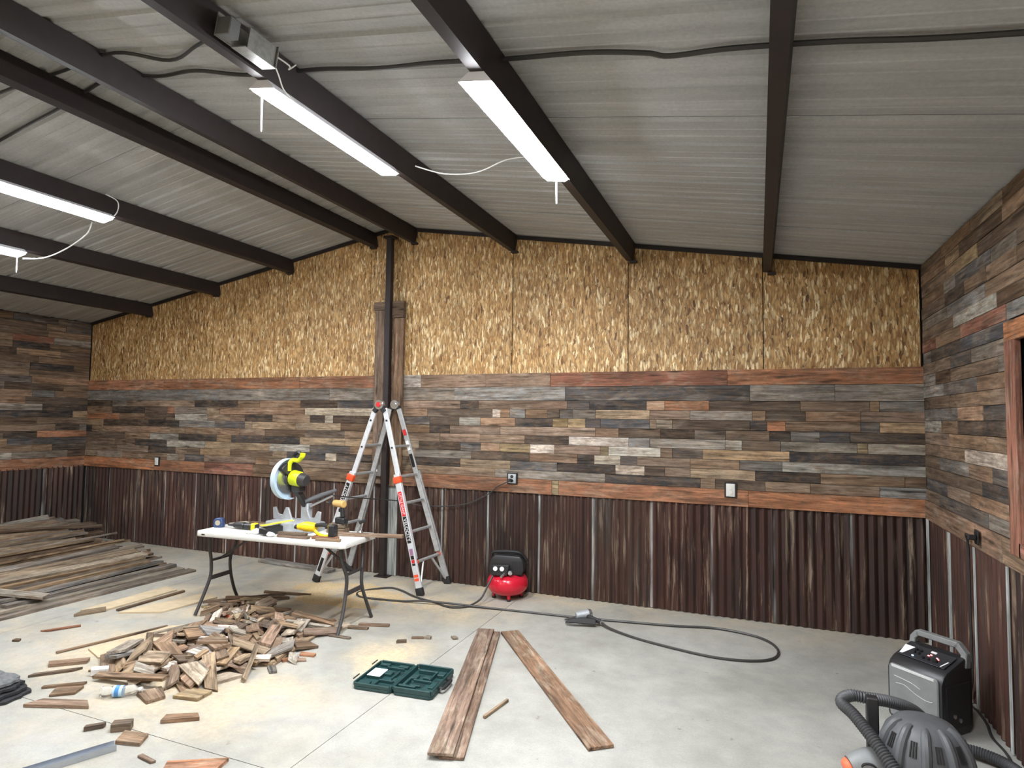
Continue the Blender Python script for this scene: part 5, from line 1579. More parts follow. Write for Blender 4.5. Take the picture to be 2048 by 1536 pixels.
flat_sheet('dusty brown board lying flat between the lumber pile and table', [(-1.63, -2.11), (-1.30, -1.95), (-1.22, -1.42), (-1.44, -1.38)], .014, .001)
flat_sheet('dusty thin board lying nearest to the lumber pile', [(-1.99, -2.20), (-1.80, -2.14), (-1.78, -1.40), (-1.98, -1.36)], .014, .001)
floor_board('thin dark batten lying between the two dusty boards by the lumber pile', (-1.70, -2.07), (-1.68, -1.40), .03, .02, 'd', name='batten', cat='batten')
flat_sheet('thin tan sheet sticking out from under the left end of scrap heap', [(-1.03, -2.76), (-.80, -2.84), (-.66, -2.72), (-.45, -2.5), (-.72, -2.02), (-.92, -2.16)], .012, .001)
floor_board('thin dark batten along the edge of tan sheet under scrap heap', (-1.17, -2.90), (-.945, -2.17), .022, .016, 'b', name='batten', cat='batten')
floor_board('pale tan board lying flat on floor right of the scrap heap', (.375, -2.46), (.235, -1.74), .135, .02, 't', a=.2)
# the two scrap heaps: length, thickness, skew of the ends, widths, tone, heap, place and attitude as they came to rest
SETTLED = """0.3729 0.012 0.0385 -0.0371 0.1136 0.0974 b 1 -0.081 -2.834 0.0064 0 0 -2.331
0.095 0.018 0.0202 -0.0246 0.0817 0.0664 t 1 -0.241 -2.761 0.0094 -0 -0 0.926
0.1392 0.016 0.0055 -0.014 0.0548 0.044 t 1 0.135 -1.91 0.0084 -0 -0 -0.926
0.0834 0.016 -0.0219 0.0078 0.0514 0.0455 t 1 0.061 -2.187 0.0084 0 0 -2.531
0.147 0.016 -0.0097 -0.0065 0.0812 0.0727 b 1 0.125 -2.397 0.0084 -0 0 -0.389
0.1714 0.016 -0.0068 -0.0064 0.0524 0.0519 b 1 -0.584 -2.66 0.0214 0 0 -0.263
0.1872 0.02 -0.0099 -0.0063 0.034 0.0271 b 1 -0.128 -1.997 0.0104 -0 -0 2.223
0.0917 0.018 0.0032 -0.009 0.1108 0.1078 l 1 -0.025 -2.613 0.0094 -0 -0 -0.498
0.1787 0.012 0.0222 0.0432 0.1156 0.1136 w 1 0.132 -2.383 0.0232 -0 0 0.654
0.1067 0.018 0.0324 -0.0032 0.0806 0.0793 t 1 -0.132 -2.138 0.0094 -0 0 -0.897
0.2343 0.02 -0 -0.0045 0.0318 0.0286 b 1 -0.275 -2.632 0.0104 0 0 -2.023
0.1398 0.012 0.0201 -0.0141 0.0749 0.0697 w 1 0.266 -2.531 0.0209 -0.025 0.164 -1.765
0.1304 0.02 -0.0059 0 0.0339 0.0294 l 1 -0.009 -2.226 0.0201 -0.356 -0.076 1.53
0.1937 0.02 -0.0147 0.0148 0.0547 0.0478 p 1 -0.287 -2.371 0.0104 0 0 3.054
0.3121 0.02 0.0159 -0.034 0.0824 0.0774 t 1 0.066 -2.739 0.0236 0.005 -0.011 -2.161
0.2849 0.012 -0.0374 0.0449 0.1138 0.1064 l 1 -0.065 -2.627 0.0275 0.063 -0.098 -1.07
0.3347 0.016 0.0326 0.0256 0.0888 0.083 t 1 -0.364 -2.569 0.0207 -0.045 0.073 1.862
0.1684 0.018 0.0085 -0.0078 0.0686 0.0674 p 1 -0.164 -2.639 0.0094 0 0 -1.012
0.1317 0.012 -0.0216 0.0078 0.0742 0.0633 p 1 -0.268 -3.093 0.0064 -0 0 -2.425
0.1645 0.02 -0.0231 0.0462 0.114 0.1025 p 1 -0.346 -2.528 0.0394 -0.079 -0.006 -0.149
0.1697 0.02 -0.0467 0.0031 0.1113 0.1181 t 1 -0.29 -2.864 0.0213 -3.11 0.112 -1.481
0.1862 0.018 0.0349 0.0365 0.1187 0.0905 t 1 0.058 -2.526 0.0094 0 -0 2.945
0.3028 0.012 -0.0221 -0.0298 0.0716 0.0691 l 1 -0.163 -2.231 0.0176 0.166 0.046 -1.1
0.1047 0.02 0.0239 -0.0206 0.079 0.0814 b 1 -0.172 -2.022 0.0391 0.216 -0.056 1.573
0.354 0.018 -0.0016 0.0035 0.0855 0.0749 g 1 -0.011 -1.908 0.0308 0.208 0.077 0.963
0.0742 0.018 -0.0073 -0.0031 0.0499 0.0468 b 1 -0.236 -2.225 0.0094 -0 0 1.969
0.0789 0.012 -0.006 -0.0304 0.1102 0.1141 d 1 -0.209 -2.534 0.0274 0.004 0.004 -2.375
0.2262 0.012 0.0257 -0.0249 0.0802 0.0704 t 1 -0.153 -2.273 0.0269 0.149 0.087 -1.356
0.3072 0.016 -0.0059 0.0124 0.0334 0.0282 d 1 -0.178 -2.744 0.026 0.011 0.028 -1.673
0.1668 0.016 0.0094 0.0068 0.05 0.0504 b 1 -0.047 -2.172 0.0183 -2.702 -0 1.439
0.2589 0.02 0.0029 -0.0078 0.0837 0.0838 l 1 -0.289 -2.404 0.0316 -0.009 -0 -0.185
0.2774 0.02 0.0322 -0.0202 0.1192 0.1112 b 1 -0.481 -2.786 0.03 -0.096 -0.082 2.442
0.36 0.018 -0.0445 0.0473 0.1106 0.0954 w 1 0.098 -2.563 0.0411 0.013 3.13 -0.896
0.1132 0.02 -0.0056 0.0122 0.0347 0.0291 l 1 -0.041 -2.359 0.0163 -1.569 0.03 -1.424
0.2824 0.02 -0.0134 -0.0203 0.0697 0.0607 b 1 -0.345 -2.794 0.05 0.067 -0.107 1.016
0.1548 0.012 0.008 -0.0049 0.0331 0.0283 g 1 -0.177 -2.502 0.0394 0.034 0.183 0.863
0.2669 0.012 -0.0083 -0.0014 0.0511 0.0513 l 1 -0.059 -2.348 0.0451 0.058 -0.072 -0.338
0.112 0.012 -0.0017 -0.0021 0.0532 0.0436 g 1 -0.154 -2.539 0.0437 0.137 -0.001 -2.288
0.2694 0.012 -0.0125 -0.0072 0.0317 0.0297 t 1 0.073 -1.939 0.0301 -0.123 0.156 -0.881
0.2008 0.012 0.0135 -0.0299 0.1108 0.1178 b 1 -0.038 -2.075 0.0444 -0.136 -0.16 -2.868
0.1312 0.016 0.0069 -0.0118 0.1155 0.1118 l 1 -0.084 -2.599 0.0389 0.112 -0.032 -1.789
0.2335 0.012 0.0141 -0.0082 0.0502 0.0424 t 1 -0.017 -2.285 0.037 0.123 0.02 -1.454
0.2391 0.016 -0.0288 -0.0205 0.1125 0.093 t 1 -0.091 -2.4 0.0593 0.021 -0.06 0.265
0.216 0.016 0.0169 -0.0289 0.0679 0.0643 l 1 -0.371 -2.571 0.0618 0.044 -0.066 -2.228
0.2283 0.018 -0.013 0.0012 0.0341 0.0265 t 1 -0.228 -1.977 0.0505 -0.215 2.9 1.557
0.1619 0.012 -0.0085 -0.0202 0.0721 0.0593 t 1 -0.144 -1.792 0.0214 -0.489 0.017 -1.719
0.2322 0.016 -0.016 -0.0052 0.1107 0.1079 l 1 0.07 -2.151 0.0351 0.204 -0.039 1.462
0.3721 0.02 -0.0058 -0.0322 0.0898 0.0682 l 1 -0.276 -2.316 0.0464 -0.015 -0.135 -1.441
0.1594 0.016 0.0116 0.0126 0.0515 0.0524 t 1 -0.151 -2.747 0.0384 -0.17 -2.751 0.251
0.0915 0.018 -0.0276 -0.007 0.0829 0.0697 t 1 0.187 -2.407 0.0396 0.011 -0.102 2.11
0.1644 0.012 0.0072 0.0082 0.0834 0.0642 w 1 0.199 -2.137 0.0224 -0.084 -0.142 0.713
0.2522 0.02 0.0131 0.0116 0.0811 0.0807 l 1 0.011 -2.712 0.0593 0.029 0.135 -0.221
0.3529 0.018 0.0035 0.0114 0.0534 0.0455 t 1 -0.494 -2.576 0.0318 -0.427 0.005 2.186
0.2911 0.012 0.0084 0.0121 0.0336 0.0312 g 1 0.131 -2.272 0.0362 -0.207 0.047 1.386
0.0795 0.02 0.0181 0.002 0.0829 0.0827 p 1 -0.229 -2.625 0.0482 -2.865 -0.542 1.077
0.3667 0.018 -0.0223 0.0117 0.1188 0.095 t 1 -0.404 -2.395 0.0585 -0.021 0.134 1.788
0.1338 0.02 -0.0184 -0.0059 0.0818 0.0875 p 1 -0.085 -2.834 0.041 0.042 0.273 -2.681
0.1093 0.016 0.0137 0.0165 0.0816 0.0784 p 1 -0.461 -2.463 0.0387 0.005 -0.023 -1.219
0.1473 0.02 0.0231 -0.0339 0.0822 0.0661 t 1 0.378 -2.317 0.0324 -0 -0 -1.289
0.0901 0.018 0.0033 0.0055 0.0839 0.0822 b 1 -0.38 -2.387 0.0813 0.168 -3.097 -0.19
0.1134 0.016 -0.0152 0.0265 0.071 0.0564 l 1 -0.472 -2.509 0.0214 -3.142 -0 -1.401
0.1351 0.02 0.015 -0.0139 0.0775 0.0739 p 1 0.224 -1.906 0.0324 -0 0 -1.571
0.1587 0.02 -0.0122 -0.0098 0.0739 0.066 g 1 -0.618 -2.587 0.0407 0.574 0.013 -0.285
0.1163 0.012 0.0465 0.004 0.1126 0.118 t 1 -0.054 -2.114 0.0626 -3.021 -0.037 1.09
0.0722 0.018 -0.0052 0.0007 0.0498 0.0443 w 1 -0.186 -2.326 0.0506 -0.091 -3.131 -1.346
0.2062 0.02 0 0.0216 0.0745 0.0686 l 1 0.134 -2.197 0.0529 0.219 0.015 -1.819
0.1051 0.02 -0.0117 0.0479 0.1171 0.1168 w 1 -0.114 -2.817 0.0592 0.113 -0.174 -0.305
0.2293 0.018 -0.0038 -0.0139 0.0337 0.033 t 1 -0.303 -2.028 0.0183 0.284 -0.038 1.015
0.308 0.016 -0.0124 -0.0028 0.0805 0.0654 t 1 -0.069 -2.527 0.0687 -0.004 -0.058 2.577
0.0778 0.012 -0.0194 -0.014 0.0841 0.0827 t 1 -0.459 -2.562 0.0595 -0.001 3.048 -1.307
0.0923 0.018 0.0222 0.0279 0.0686 0.0566 p 1 -0.206 -2.692 0.0453 -0.036 -3.123 -0.765
0.1259 0.012 0.0208 -0.0253 0.1117 0.1141 b 1 -0.008 -2.194 0.0643 0.11 -0.061 1.294
0.1822 0.018 -0.0093 0.0022 0.0874 0.0886 l 1 -0.428 -2.212 0.0542 -0.069 -0.099 -0.443
0.2729 0.012 0.0009 0.0216 0.0797 0.0724 d 1 -0.28 -2.351 0.084 -0.149 0.09 0.092
0.0898 0.02 -0.0157 0.0206 0.0509 0.045 b 1 -0.275 -2.516 0.0745 0.071 -0.09 2.413
0.151 0.018 0.0026 0.0105 0.0347 0.0336 p 1 0.306 -2.351 0.0314 -0 0 -1.234
0.305 0.012 0.0104 -0.0129 0.0336 0.0273 l 1 -0.233 -2.872 0.0452 -0.114 -0.174 2.645
0.2705 0.012 -0.0312 -0.0029 0.0868 0.0876 d 1 -0.005 -2.693 0.0795 -3.019 0.062 0.671
0.3425 0.012 -0.0299 0.0155 0.0714 0.0732 p 1 -0.114 -2.497 0.0935 0.187 0.06 1.516
0.1469 0.016 -0.0045 0.0073 0.0724 0.0595 l 1 -0.37 -2.557 0.0987 -0.132 -0.027 0.174
0.322 0.018 0.0026 0.0288 0.086 0.0824 b 1 -0.26 -2.196 0.0505 0.113 0.06 2.704
0.1535 0.016 -0.0004 0.0059 0.0318 0.0334 t 1 -0.453 -2.745 0.0542 -0.12 0.04 -2.819
0.0752 0.018 0.0041 -0.0315 0.112 0.113 b 1 -0.073 -2.532 0.1034 -0.197 0.008 -1.277
0.0818 0.018 -0.0259 -0.0276 0.0682 0.0701 p 1 -0.112 -1.925 0.0294 -0.701 -0.007 0.937
0.1986 0.02 0.008 -0.0078 0.0515 0.0423 b 1 0.085 -2.217 0.0642 0.201 0.088 -2.159
0.1092 0.012 -0.0277 -0.0139 0.0851 0.086 b 1 -0.337 -2.425 0.1041 0.159 -0.059 1.021
0.1214 0.016 -0.0346 -0.0429 0.1193 0.104 t 1 0.107 -1.909 0.0397 0.094 -0.279 -2.872
0.2761 0.018 0.0155 0.0063 0.0685 0.0601 t 1 -0.526 -2.873 0.0357 -0.713 0.039 2.562
0.086 0.016 0.0053 0.0157 0.0504 0.0509 t 1 0.138 -2.797 0.053 -0.249 0.316 -1.949
0.1733 0.012 -0.0157 0.0088 0.1157 0.1047 l 1 -0.197 -2.182 0.0726 0.103 -3.132 0.894
0.172 0.018 0.0076 -0.0059 0.0322 0.0346 t 1 0.306 -2.214 0.044 -0.013 0.138 2.271
0.1182 0.018 0.0282 0.0016 0.0793 0.0784 p 1 -0.03 -2.105 0.0907 0.194 -0.013 1.832
0.2627 0.02 -0.0139 0.0132 0.0341 0.0277 w 1 -0.1 -2.434 0.1153 0.045 0.219 1.102
0.3598 0.012 0.0403 -0.0283 0.1108 0.092 p 1 -0.295 -2.17 0.0779 0.105 0.018 -2.557
0.245 0.012 0.0273 0.0218 0.1187 0.1059 p 1 0.139 -2.29 0.0752 -0.058 0.139 -1.668
0.1691 0.012 -0.001 0.001 0.0496 0.0522 t 1 -0.063 -2.242 0.0783 3.113 0.14 -1.082
0.274 0.016 0.045 0.0189 0.1104 0.106 b 1 0.216 -2.589 0.0583 0.103 -0.222 3.051
0.1682 0.012 0.0185 -0.0262 0.0798 0.0677 t 1 0.037 -2.383 0.0801 0.019 -0.058 1.881
0.1226 0.018 0.0095 -0.0065 0.0318 0.0283 l 1 -0.232 -2.003 0.0251 -0.212 2.896 1.573
0.3679 0.02 0.0131 0.0194 0.0827 0.0795 d 1 -0.61 -2.905 0.0185 0.01 -0.043 2.563
0.0943 0.018 -0.0239 -0.0051 0.0774 0.0639 b 1 0.169 -2.446 0.0567 0.098 -0.043 0.564
0.1792 0.02 -0.0036 0.0108 0.0324 0.0313 t 1 -0.317 -3.016 0.0232 -0.012 0.131 -1.823
0.255 0.02 -0.014 0.0215 0.0771 0.0752 l 1 0.131 -2.395 0.0827 0.004 -0.107 1.685
0.2457 0.018 -0.0128 0.0036 0.0342 0.0344 p 1 -0.55 -2.146 0.0455 0.369 0.115 -2.282
0.3375 0.02 -0.0021 0.0032 0.0335 0.0347 l 1 0.212 -2.228 0.041 -0.173 0.017 1.752
0.0906 0.02 -0.0021 0.0137 0.0345 0.0294 t 1 -0.362 -2.924 0.03 -1.062 0.445 -1.972
0.1921 0.02 -0.0206 -0.0226 0.1179 0.1051 d 1 -0.179 -2.191 0.1001 0.005 -0.06 1.778
0.2698 0.02 -0.0256 -0.0297 0.0792 0.0646 g 1 -0.53 -2.782 0.0725 3.09 0.003 1.259
0.2262 0.02 0.0072 0.0113 0.0317 0.027 t 1 0.267 -2.525 0.0437 1.406 -0.002 3.023
0.2908 0.02 0.0007 0.024 0.0837 0.0769 t 1 -0.042 -2.582 0.1201 -0.165 0.168 -1.372
0.2413 0.012 -0.0115 0.0092 0.082 0.0765 b 1 0.022 -2.392 0.1078 -0.224 -0.001 -0.674
0.138 0.02 0.0415 -0.0094 0.1111 0.1086 p 1 -0.481 -2.507 0.0997 2.805 -0.04 0.121
0.1767 0.012 -0 0.0055 0.0808 0.0829 t 1 -0.415 -2.669 0.0856 -0.046 0.114 -0.481
0.156 0.016 -0.0136 0.0016 0.0678 0.0605 b 1 0.161 -2.546 0.0901 -0.039 -2.934 -0.186
0.1207 0.012 -0.0053 -0.0071 0.0317 0.0272 d 1 0.215 -1.655 0.0064 -0 -0 -0.221
0.1826 0.02 -0.0155 0.0278 0.0738 0.0706 t 1 0.28 -2.563 0.0769 0.064 0.116 1.87
0.095 0.016 0.018 -0.0477 0.1098 0.1122 p 1 -0.401 -2.617 0.1154 0.252 -0.348 1.428
0.1475 0.012 0.0015 -0.01 0.0788 0.0683 b 1 0.132 -2.333 0.1061 0.092 0.054 -0.379
0.179 0.016 -0.0074 -0.0033 0.0338 0.0282 t 1 0.218 -2.409 0.0809 0.074 0.382 0.048
0.1094 0.02 -0.0303 -0.0226 0.0852 0.0798 t 1 0.003 -2.472 0.0983 -1.585 -0.391 -0.965
0.1698 0.012 0.0206 -0.0087 0.0885 0.0867 t 1 -0.105 -2.013 0.078 -0.313 0.091 0.356
0.1243 0.016 -0.0001 -0.0148 0.0813 0.0736 d 1 0.038 -2.792 0.0658 0.191 -0.358 1.547
0.1407 0.018 0.0266 0.0184 0.0703 0.0714 d 1 -0.602 -2.537 0.0356 0.138 -0.188 0.037
0.1225 0.02 0.0094 -0.0287 0.1173 0.0977 l 1 0.377 -1.619 0.0268 -0.316 0.019 -1.831
0.2133 0.016 -0.0194 0.0082 0.0866 0.0689 p 1 -0.27 -2.693 0.0818 0.069 -0.112 1.081
0.2032 0.016 0.0126 -0.0251 0.1108 0.1113 w 1 0.048 -2.658 0.1126 -0.187 -0.168 -2.946
0.0965 0.02 -0.0467 0.019 0.1162 0.0942 l 1 -0.312 -2.293 0.0933 0.095 0.232 1.754
0.0985 0.016 0.0022 0.0114 0.0819 0.0821 b 1 0.157 -2.642 0.1112 -0.062 -0.247 2.65
0.2057 0.018 0.0469 -0.0285 0.1146 0.0976 b 1 0.169 -2.919 0.0094 -3.142 0 -0.521
0.2919 0.012 -0.0082 -0.0272 0.1132 0.0994 l 1 0.114 -1.806 0.0496 -0.039 -0.021 -1.06
0.1817 0.016 0.0019 0.0078 0.0678 0.0688 t 1 0.189 -2.609 0.0937 0.093 -0.251 1.883
0.1816 0.016 0.0109 -0.0084 0.082 0.0863 p 1 -0.317 -2.268 0.1211 -0.082 -3.087 0.167
0.0975 0.018 0.0036 -0.0038 0.0349 0.0338 t 1 0.052 -2.714 0.1216 0.186 -2.972 -1.494
0.2167 0.018 0.0189 -0.0174 0.0801 0.066 d 1 -0.501 -2.308 0.074 0.173 2.839 0.336
0.3417 0.018 -0.0064 -0.0333 0.0822 0.0709 t 1 0.23 -2.797 0.065 0.336 0.338 -0.666
0.187 0.02 0.0205 0.0021 0.0549 0.0472 l 1 -0.369 -2.199 0.0933 0.121 3.048 -0.293
0.0929 0.016 -0.0042 0.0052 0.0342 0.03 p 1 -0.361 -2.443 0.1192 -0.038 -0.165 2.471
0.3208 0.02 -0.0089 0.0211 0.0513 0.054 t 1 -0.509 -2.221 0.0234 0 3.142 1.139
0.2922 0.018 -0.0332 -0.011 0.0841 0.0714 g 1 0.367 -2.353 0.0627 -0.206 0.129 -1.921
0.1719 0.02 0.0294 -0.0319 0.084 0.0658 b 1 -0.334 -2.069 0.0414 -0.021 3.031 -0.407
0.2741 0.012 0.0043 -0.0083 0.0792 0.0686 p 1 -0.351 -2.079 0.075 0.013 -2.81 1.493
0.1653 0.016 -0.0001 0.0205 0.05 0.0433 b 1 -0.307 -2.187 0.1277 2.928 0.267 0.881
0.2832 0.02 0.0177 -0.0209 0.0539 0.0495 l 1 -0.619 -2.286 0.0505 -0.374 -0.114 0.868
0.218 0.018 0.0165 -0.0136 0.1132 0.1103 d 1 -0.014 -2.023 0.0995 -0.329 -0.221 -1.023
0.1343 0.018 -0.0149 0.0046 0.0522 0.0549 t 1 0.242 -2.28 0.0677 -0.325 -2.772 0.668
0.2946 0.012 0.0093 -0.0143 0.0681 0.0583 t 1 -0.436 -2.464 0.1069 2.921 -0.262 -0.705
0.3357 0.016 -0.0107 0.0094 0.0694 0.0721 l 1 -0.107 -3.091 0.0084 3.142 -0 0.842
0.3272 0.012 -0.0267 0.0227 0.0877 0.0847 l 1 0.15 -1.913 0.0656 0.038 3.117 -1.144
0.0788 0.02 0.0018 -0.0279 0.1153 0.11 d 1 -0.264 -2.461 0.1072 -2.968 0.107 0.187
0.2708 0.012 0.009 0.0206 0.0676 0.0589 t 1 -0.154 -2.938 0.0587 -2.907 -0.319 1.401
0.135 0.012 0.0106 -0.0007 0.0834 0.0707 p 1 0.303 -2.62 0.0558 -0.037 -2.9 0.498
0.3752 0.012 0.0048 0.0061 0.0331 0.0275 l 1 -0.344 -2.86 0.0584 -0.074 -0.194 2.426
0.2408 0.018 0.0103 0.0009 0.068 0.073 p 1 -0.512 -1.998 0.0094 -0 -3.142 -0.08
0.1587 0.018 0.0276 0.013 0.0834 0.0839 t 1 0.117 -1.954 0.0999 -0.203 0.173 0.349
0.1438 0.016 -0.0183 0.0205 0.0726 0.071 l 1 0.284 -2.135 0.0544 -3.101 -0.109 -0.888
0.2091 0.018 0.0073 0.0133 0.1148 0.1147 t 1 -0.221 -2.851 0.106 0.293 -0.102 0.058
0.0889 0.02 -0.0202 -0.0171 0.0506 0.0456 b 1 -0.132 -2.305 0.1243 0.214 0.158 2.481
0.2598 0.016 0.0101 -0.005 0.0521 0.0507 t 1 -0.513 -2.111 0.0337 2.771 -0.029 1.078
0.1047 0.02 -0.0044 -0.011 0.0326 0.0348 t 1 -0.539 -2.255 0.0734 -0.371 -0.033 0.797
0.3443 0.02 -0.0147 0.0079 0.0524 0.0453 d 1 -0.44 -2.73 0.1093 -0.075 -2.948 -0.711
0.1006 0.012 -0.0124 -0.0017 0.0345 0.0348 l 1 -0.203 -2.337 0.0889 0.158 0.074 2.257
0.1251 0.016 -0.0215 0.0114 0.0895 0.0685 t 1 0.13 -2.872 0.0462 -0.356 -0.098 2.952
0.0904 0.02 0.0052 0.0029 0.035 0.0332 d 1 -0.326 -2.381 0.1259 0.17 -0.003 0.69
0.2235 0.018 0.048 0.0476 0.1194 0.0913 b 1 -0.273 -2.7 0.101 -3.021 0.109 -0.391
0.1692 0.016 0.0283 -0.0253 0.0681 0.0632 b 1 -0.044 -2.296 0.1154 0.245 3.077 -0.923
0.2774 0.018 0.0247 -0.0038 0.0735 0.0681 g 1 0 -1.909 0.0779 0.308 0.077 2.506
0.2508 0.016 0.0187 0.0048 0.051 0.046 t 1 -0.184 -1.992 0.0849 0.156 -2.745 1.291
0.2281 0.02 0.0039 -0.0003 0.1104 0.1033 b 1 -0.256 -2.437 0.1354 0.303 0.115 1.148
0.1453 0.02 0.0262 -0.0146 0.1154 0.1166 l 1 0.29 -2.729 0.0104 0 0 -1.975
0.1505 0.016 0.0061 0.0095 0.0549 0.0469 t 1 -0.304 -1.97 0.0527 0.22 0.25 2.268
0.1376 0.016 0.0124 -0.0062 0.075 0.0674 b 1 -0.261 -2.866 0.0679 0.134 -0.237 1.653
0.1329 0.016 -0.0205 0.0024 0.0734 0.0603 b 1 0.042 -2.212 0.0944 -0.155 2.961 -0.162
0.1328 0.02 0.0126 0.0261 0.0686 0.0582 l 1 0.482 -2.303 0.0209 2.793 0.012 -0.892
0.1846 0.02 -0.0185 -0.0244 0.1081 0.12 p 1 0.183 -2.864 0.0695 -0.02 0.348 -1.476
0.1565 0.012 0.0035 0.0259 0.0867 0.0875 l 1 -0.023 -2.294 0.1288 0.088 -0.323 -2.574
0.1837 0.018 0.0018 -0.0255 0.0746 0.0682 l 1 -0.582 -2.088 0.0259 -0.017 3.107 1.051
0.1283 0.018 -0.0297 -0.0431 0.1096 0.11 t 1 -0.441 -2.794 0.1046 -0.131 0.634 -2.245
0.1046 0.016 -0.0156 0.0229 0.0739 0.0608 t 1 -0.192 -2.928 0.0539 -2.729 -0.273 1.285
0.128 0.02 -0.0191 0.0399 0.1195 0.1101 g 1 -0.197 -2.402 0.1385 -0.227 -0.233 -2.427
0.145 0.016 0.0309 0.0233 0.0809 0.0721 d 1 -0.635 -2.13 0.042 0.025 -0.029 0.795
0.1886 0.012 0.0027 -0.0018 0.0334 0.0287 t 1 0.052 -2.198 0.1156 0.174 -0.05 -0.676
0.0975 0.012 0.0149 0.0151 0.0686 0.0717 t 1 -0.157 -2.701 0.0626 -3.098 0.217 1.004
0.3521 0.018 -0.004 0.0354 0.0822 0.0887 b 1 -0.373 -1.96 0.0957 -1.067 0.163 2.276
0.13 0.02 0.0328 -0.0008 0.114 0.1187 d 1 0.396 -2.09 0.0296 -0.127 -0.125 -2.171
0.2927 0.018 -0.0033 -0.0138 0.0544 0.0438 l 1 -0.239 -1.963 0.0958 0.322 0.245 2.428
0.1722 0.018 -0.0295 -0.0246 0.0693 0.0598 l 1 -0.171 -2.96 0.0721 -2.799 0.091 0.057
0.1472 0.016 -0.0066 -0.0166 0.0504 0.0499 b 1 0.284 -2.251 0.0672 0.419 -2.895 -1.142
0.2164 0.012 -0.0409 0.0439 0.1162 0.1069 l 1 0.185 -2.86 0.0886 0.312 0.159 -0.306
0.3746 0.02 0.014 0.0063 0.0514 0.0508 p 1 0.16 -3.09 0.0104 -3.142 -0 -0.189
0.2571 0.012 -0.0058 0.0062 0.0319 0.031 l 1 -0.614 -2.267 0.0675 0.368 3.011 0.824
0.1488 0.02 -0.0105 -0.0134 0.0349 0.0267 t 1 -0.347 -2.417 0.1501 -1.402 0.006 0.795
0.0721 0.018 -0.0092 0.0236 0.0876 0.0883 b 1 0.093 -2.349 0.1219 0.09 0.046 -0.033
0.143 0.018 -0.0133 -0.0008 0.0513 0.0478 t 1 -0.551 -2.408 0.0985 -2.856 -0.068 -1.404
0.294 0.018 0.0265 0.0184 0.0689 0.0682 l 1 -0.088 -3.203 0.0584 -2.943 -0.178 1.095
0.2642 0.02 0.0048 -0.0135 0.0726 0.0642 l 1 -0.724 -2.329 0.0598 -0.215 -0.215 0.484
0.3625 0.02 -0.0038 0.0255 0.1177 0.1153 g 1 -0.094 -3.098 0.0304 -0.002 0.02 -2.111
0.1091 0.02 -0.0014 -0.0044 0.0533 0.0463 w 1 0.363 -2.474 0.0602 -0.24 -0.036 -2.619
0.2708 0.02 0.0313 -0.0219 0.0894 0.0692 b 1 0.066 -3.063 0.0419 0.179 0.069 0.562
0.1773 0.016 -0.0181 0.0199 0.0711 0.0702 b 1 0.029 -2.588 0.1701 0.098 0.004 0.475
0.2852 0.016 -0.0336 -0.0022 0.0817 0.0774 p 1 0.345 -1.82 0.0366 -0.32 -0.119 -2.235
0.1305 0.016 -0.0032 -0.0138 0.0516 0.0491 t 1 -0.553 -2.332 0.0762 0.293 2.953 0.822
0.0983 0.012 0.0074 -0.0048 0.0809 0.0705 d 1 0.083 -2.117 0.0762 0.279 0.149 -3.077
0.2717 0.012 -0.0262 0.0052 0.0818 0.077 t 1 0.215 -2.439 0.1041 -2.898 0.231 0.276
0.0951 0.018 -0.0045 -0.0013 0.0334 0.0349 l 1 -0.159 -2.06 0.111 3.02 0.351 1.277
0.1531 0.02 -0.0021 0.0313 0.0826 0.0738 t 1 -0.375 -2.126 0.1179 0.211 -2.766 1.333
0.0891 0.02 -0.0037 -0.005 0.0538 0.0453 b 1 -0.611 -2.198 0.0566 0.585 0.132 -2.305
0.3649 0.018 -0.0222 -0.0127 0.0719 0.0734 p 1 -0.124 -1.79 0.0775 2.852 -0.131 -0.812
0.1808 0.018 0.0237 -0.022 0.0681 0.0746 b 1 0.04 -2.91 0.0517 -2.869 0.301 -0.839
0.1412 0.012 -0.0002 -0.0103 0.0343 0.0342 w 1 -0.202 -2.252 0.1261 -2.955 0.103 0.666
0.1478 0.016 -0.0082 0.0054 0.0321 0.0346 t 1 0.13 -2.299 0.1247 -0.082 -3.073 -0.541
0.2071 0.018 -0.025 0.0274 0.1103 0.0987 b 1 -0.486 -2.294 0.1144 -3.054 -0.113 -0.918
0.2726 0.012 -0.0073 0.0246 0.0877 0.0878 p 1 -0.006 -2.198 0.1308 -0.121 0.149 2.375
0.2259 0.02 -0.043 0.0025 0.114 0.111 b 1 0.029 -2.572 0.1526 -3.077 0.075 -0.34
0.2844 0.018 -0.0103 -0.0022 0.0874 0.0896 t 1 0.353 -3.021 0.0209 0.004 -3.065 -0.049
0.1257 0.018 -0.0198 -0.0217 0.0533 0.0462 b 1 -0.571 -2.511 0.0644 0.217 0.084 -1.262
0.42 0.02 -0.0012 -0.0186 0.1194 0.1204 g A -0.686 -2.713 0.0657 -0.105 0.159 2.205
0.55 0.02 -0.0038 -0.0077 0.0536 0.0452 b B -0.2 -3.036 0.0519 0.22 -0.075 0.142
0.36 0.025 0.0053 0.0043 0.0319 0.0278 t C 0.359 -2.577 0.0684 2.618 0.28 -1.025
0.36 0.02 0.018 -0.0074 0.0847 0.0881 p D 0.202 -2.225 0.1165 -0.23 0.036 -1.038
0.0852 0.012 -0.0174 0.003 0.0761 0.0662 p 2 -0.869 -1.543 0.0064 -0 -0 -0.791
0.2003 0.02 -0.0119 -0.0237 0.0775 0.0713 p 2 -0.498 -1.75 0.0104 -0 0 1.444
0.0639 0.012 0.0109 -0.001 0.0277 0.0229 y 2 -0.674 -1.719 0.0064 -0 -0 0.799
0.0925 0.02 0.0119 0.0281 0.0772 0.0741 l 2 -0.766 -1.675 0.0104 -0 -0 1.179
0.1657 0.018 -0.0173 -0.0022 0.0781 0.0696 d 2 -0.471 -1.569 0.0094 0 -0 -2.914
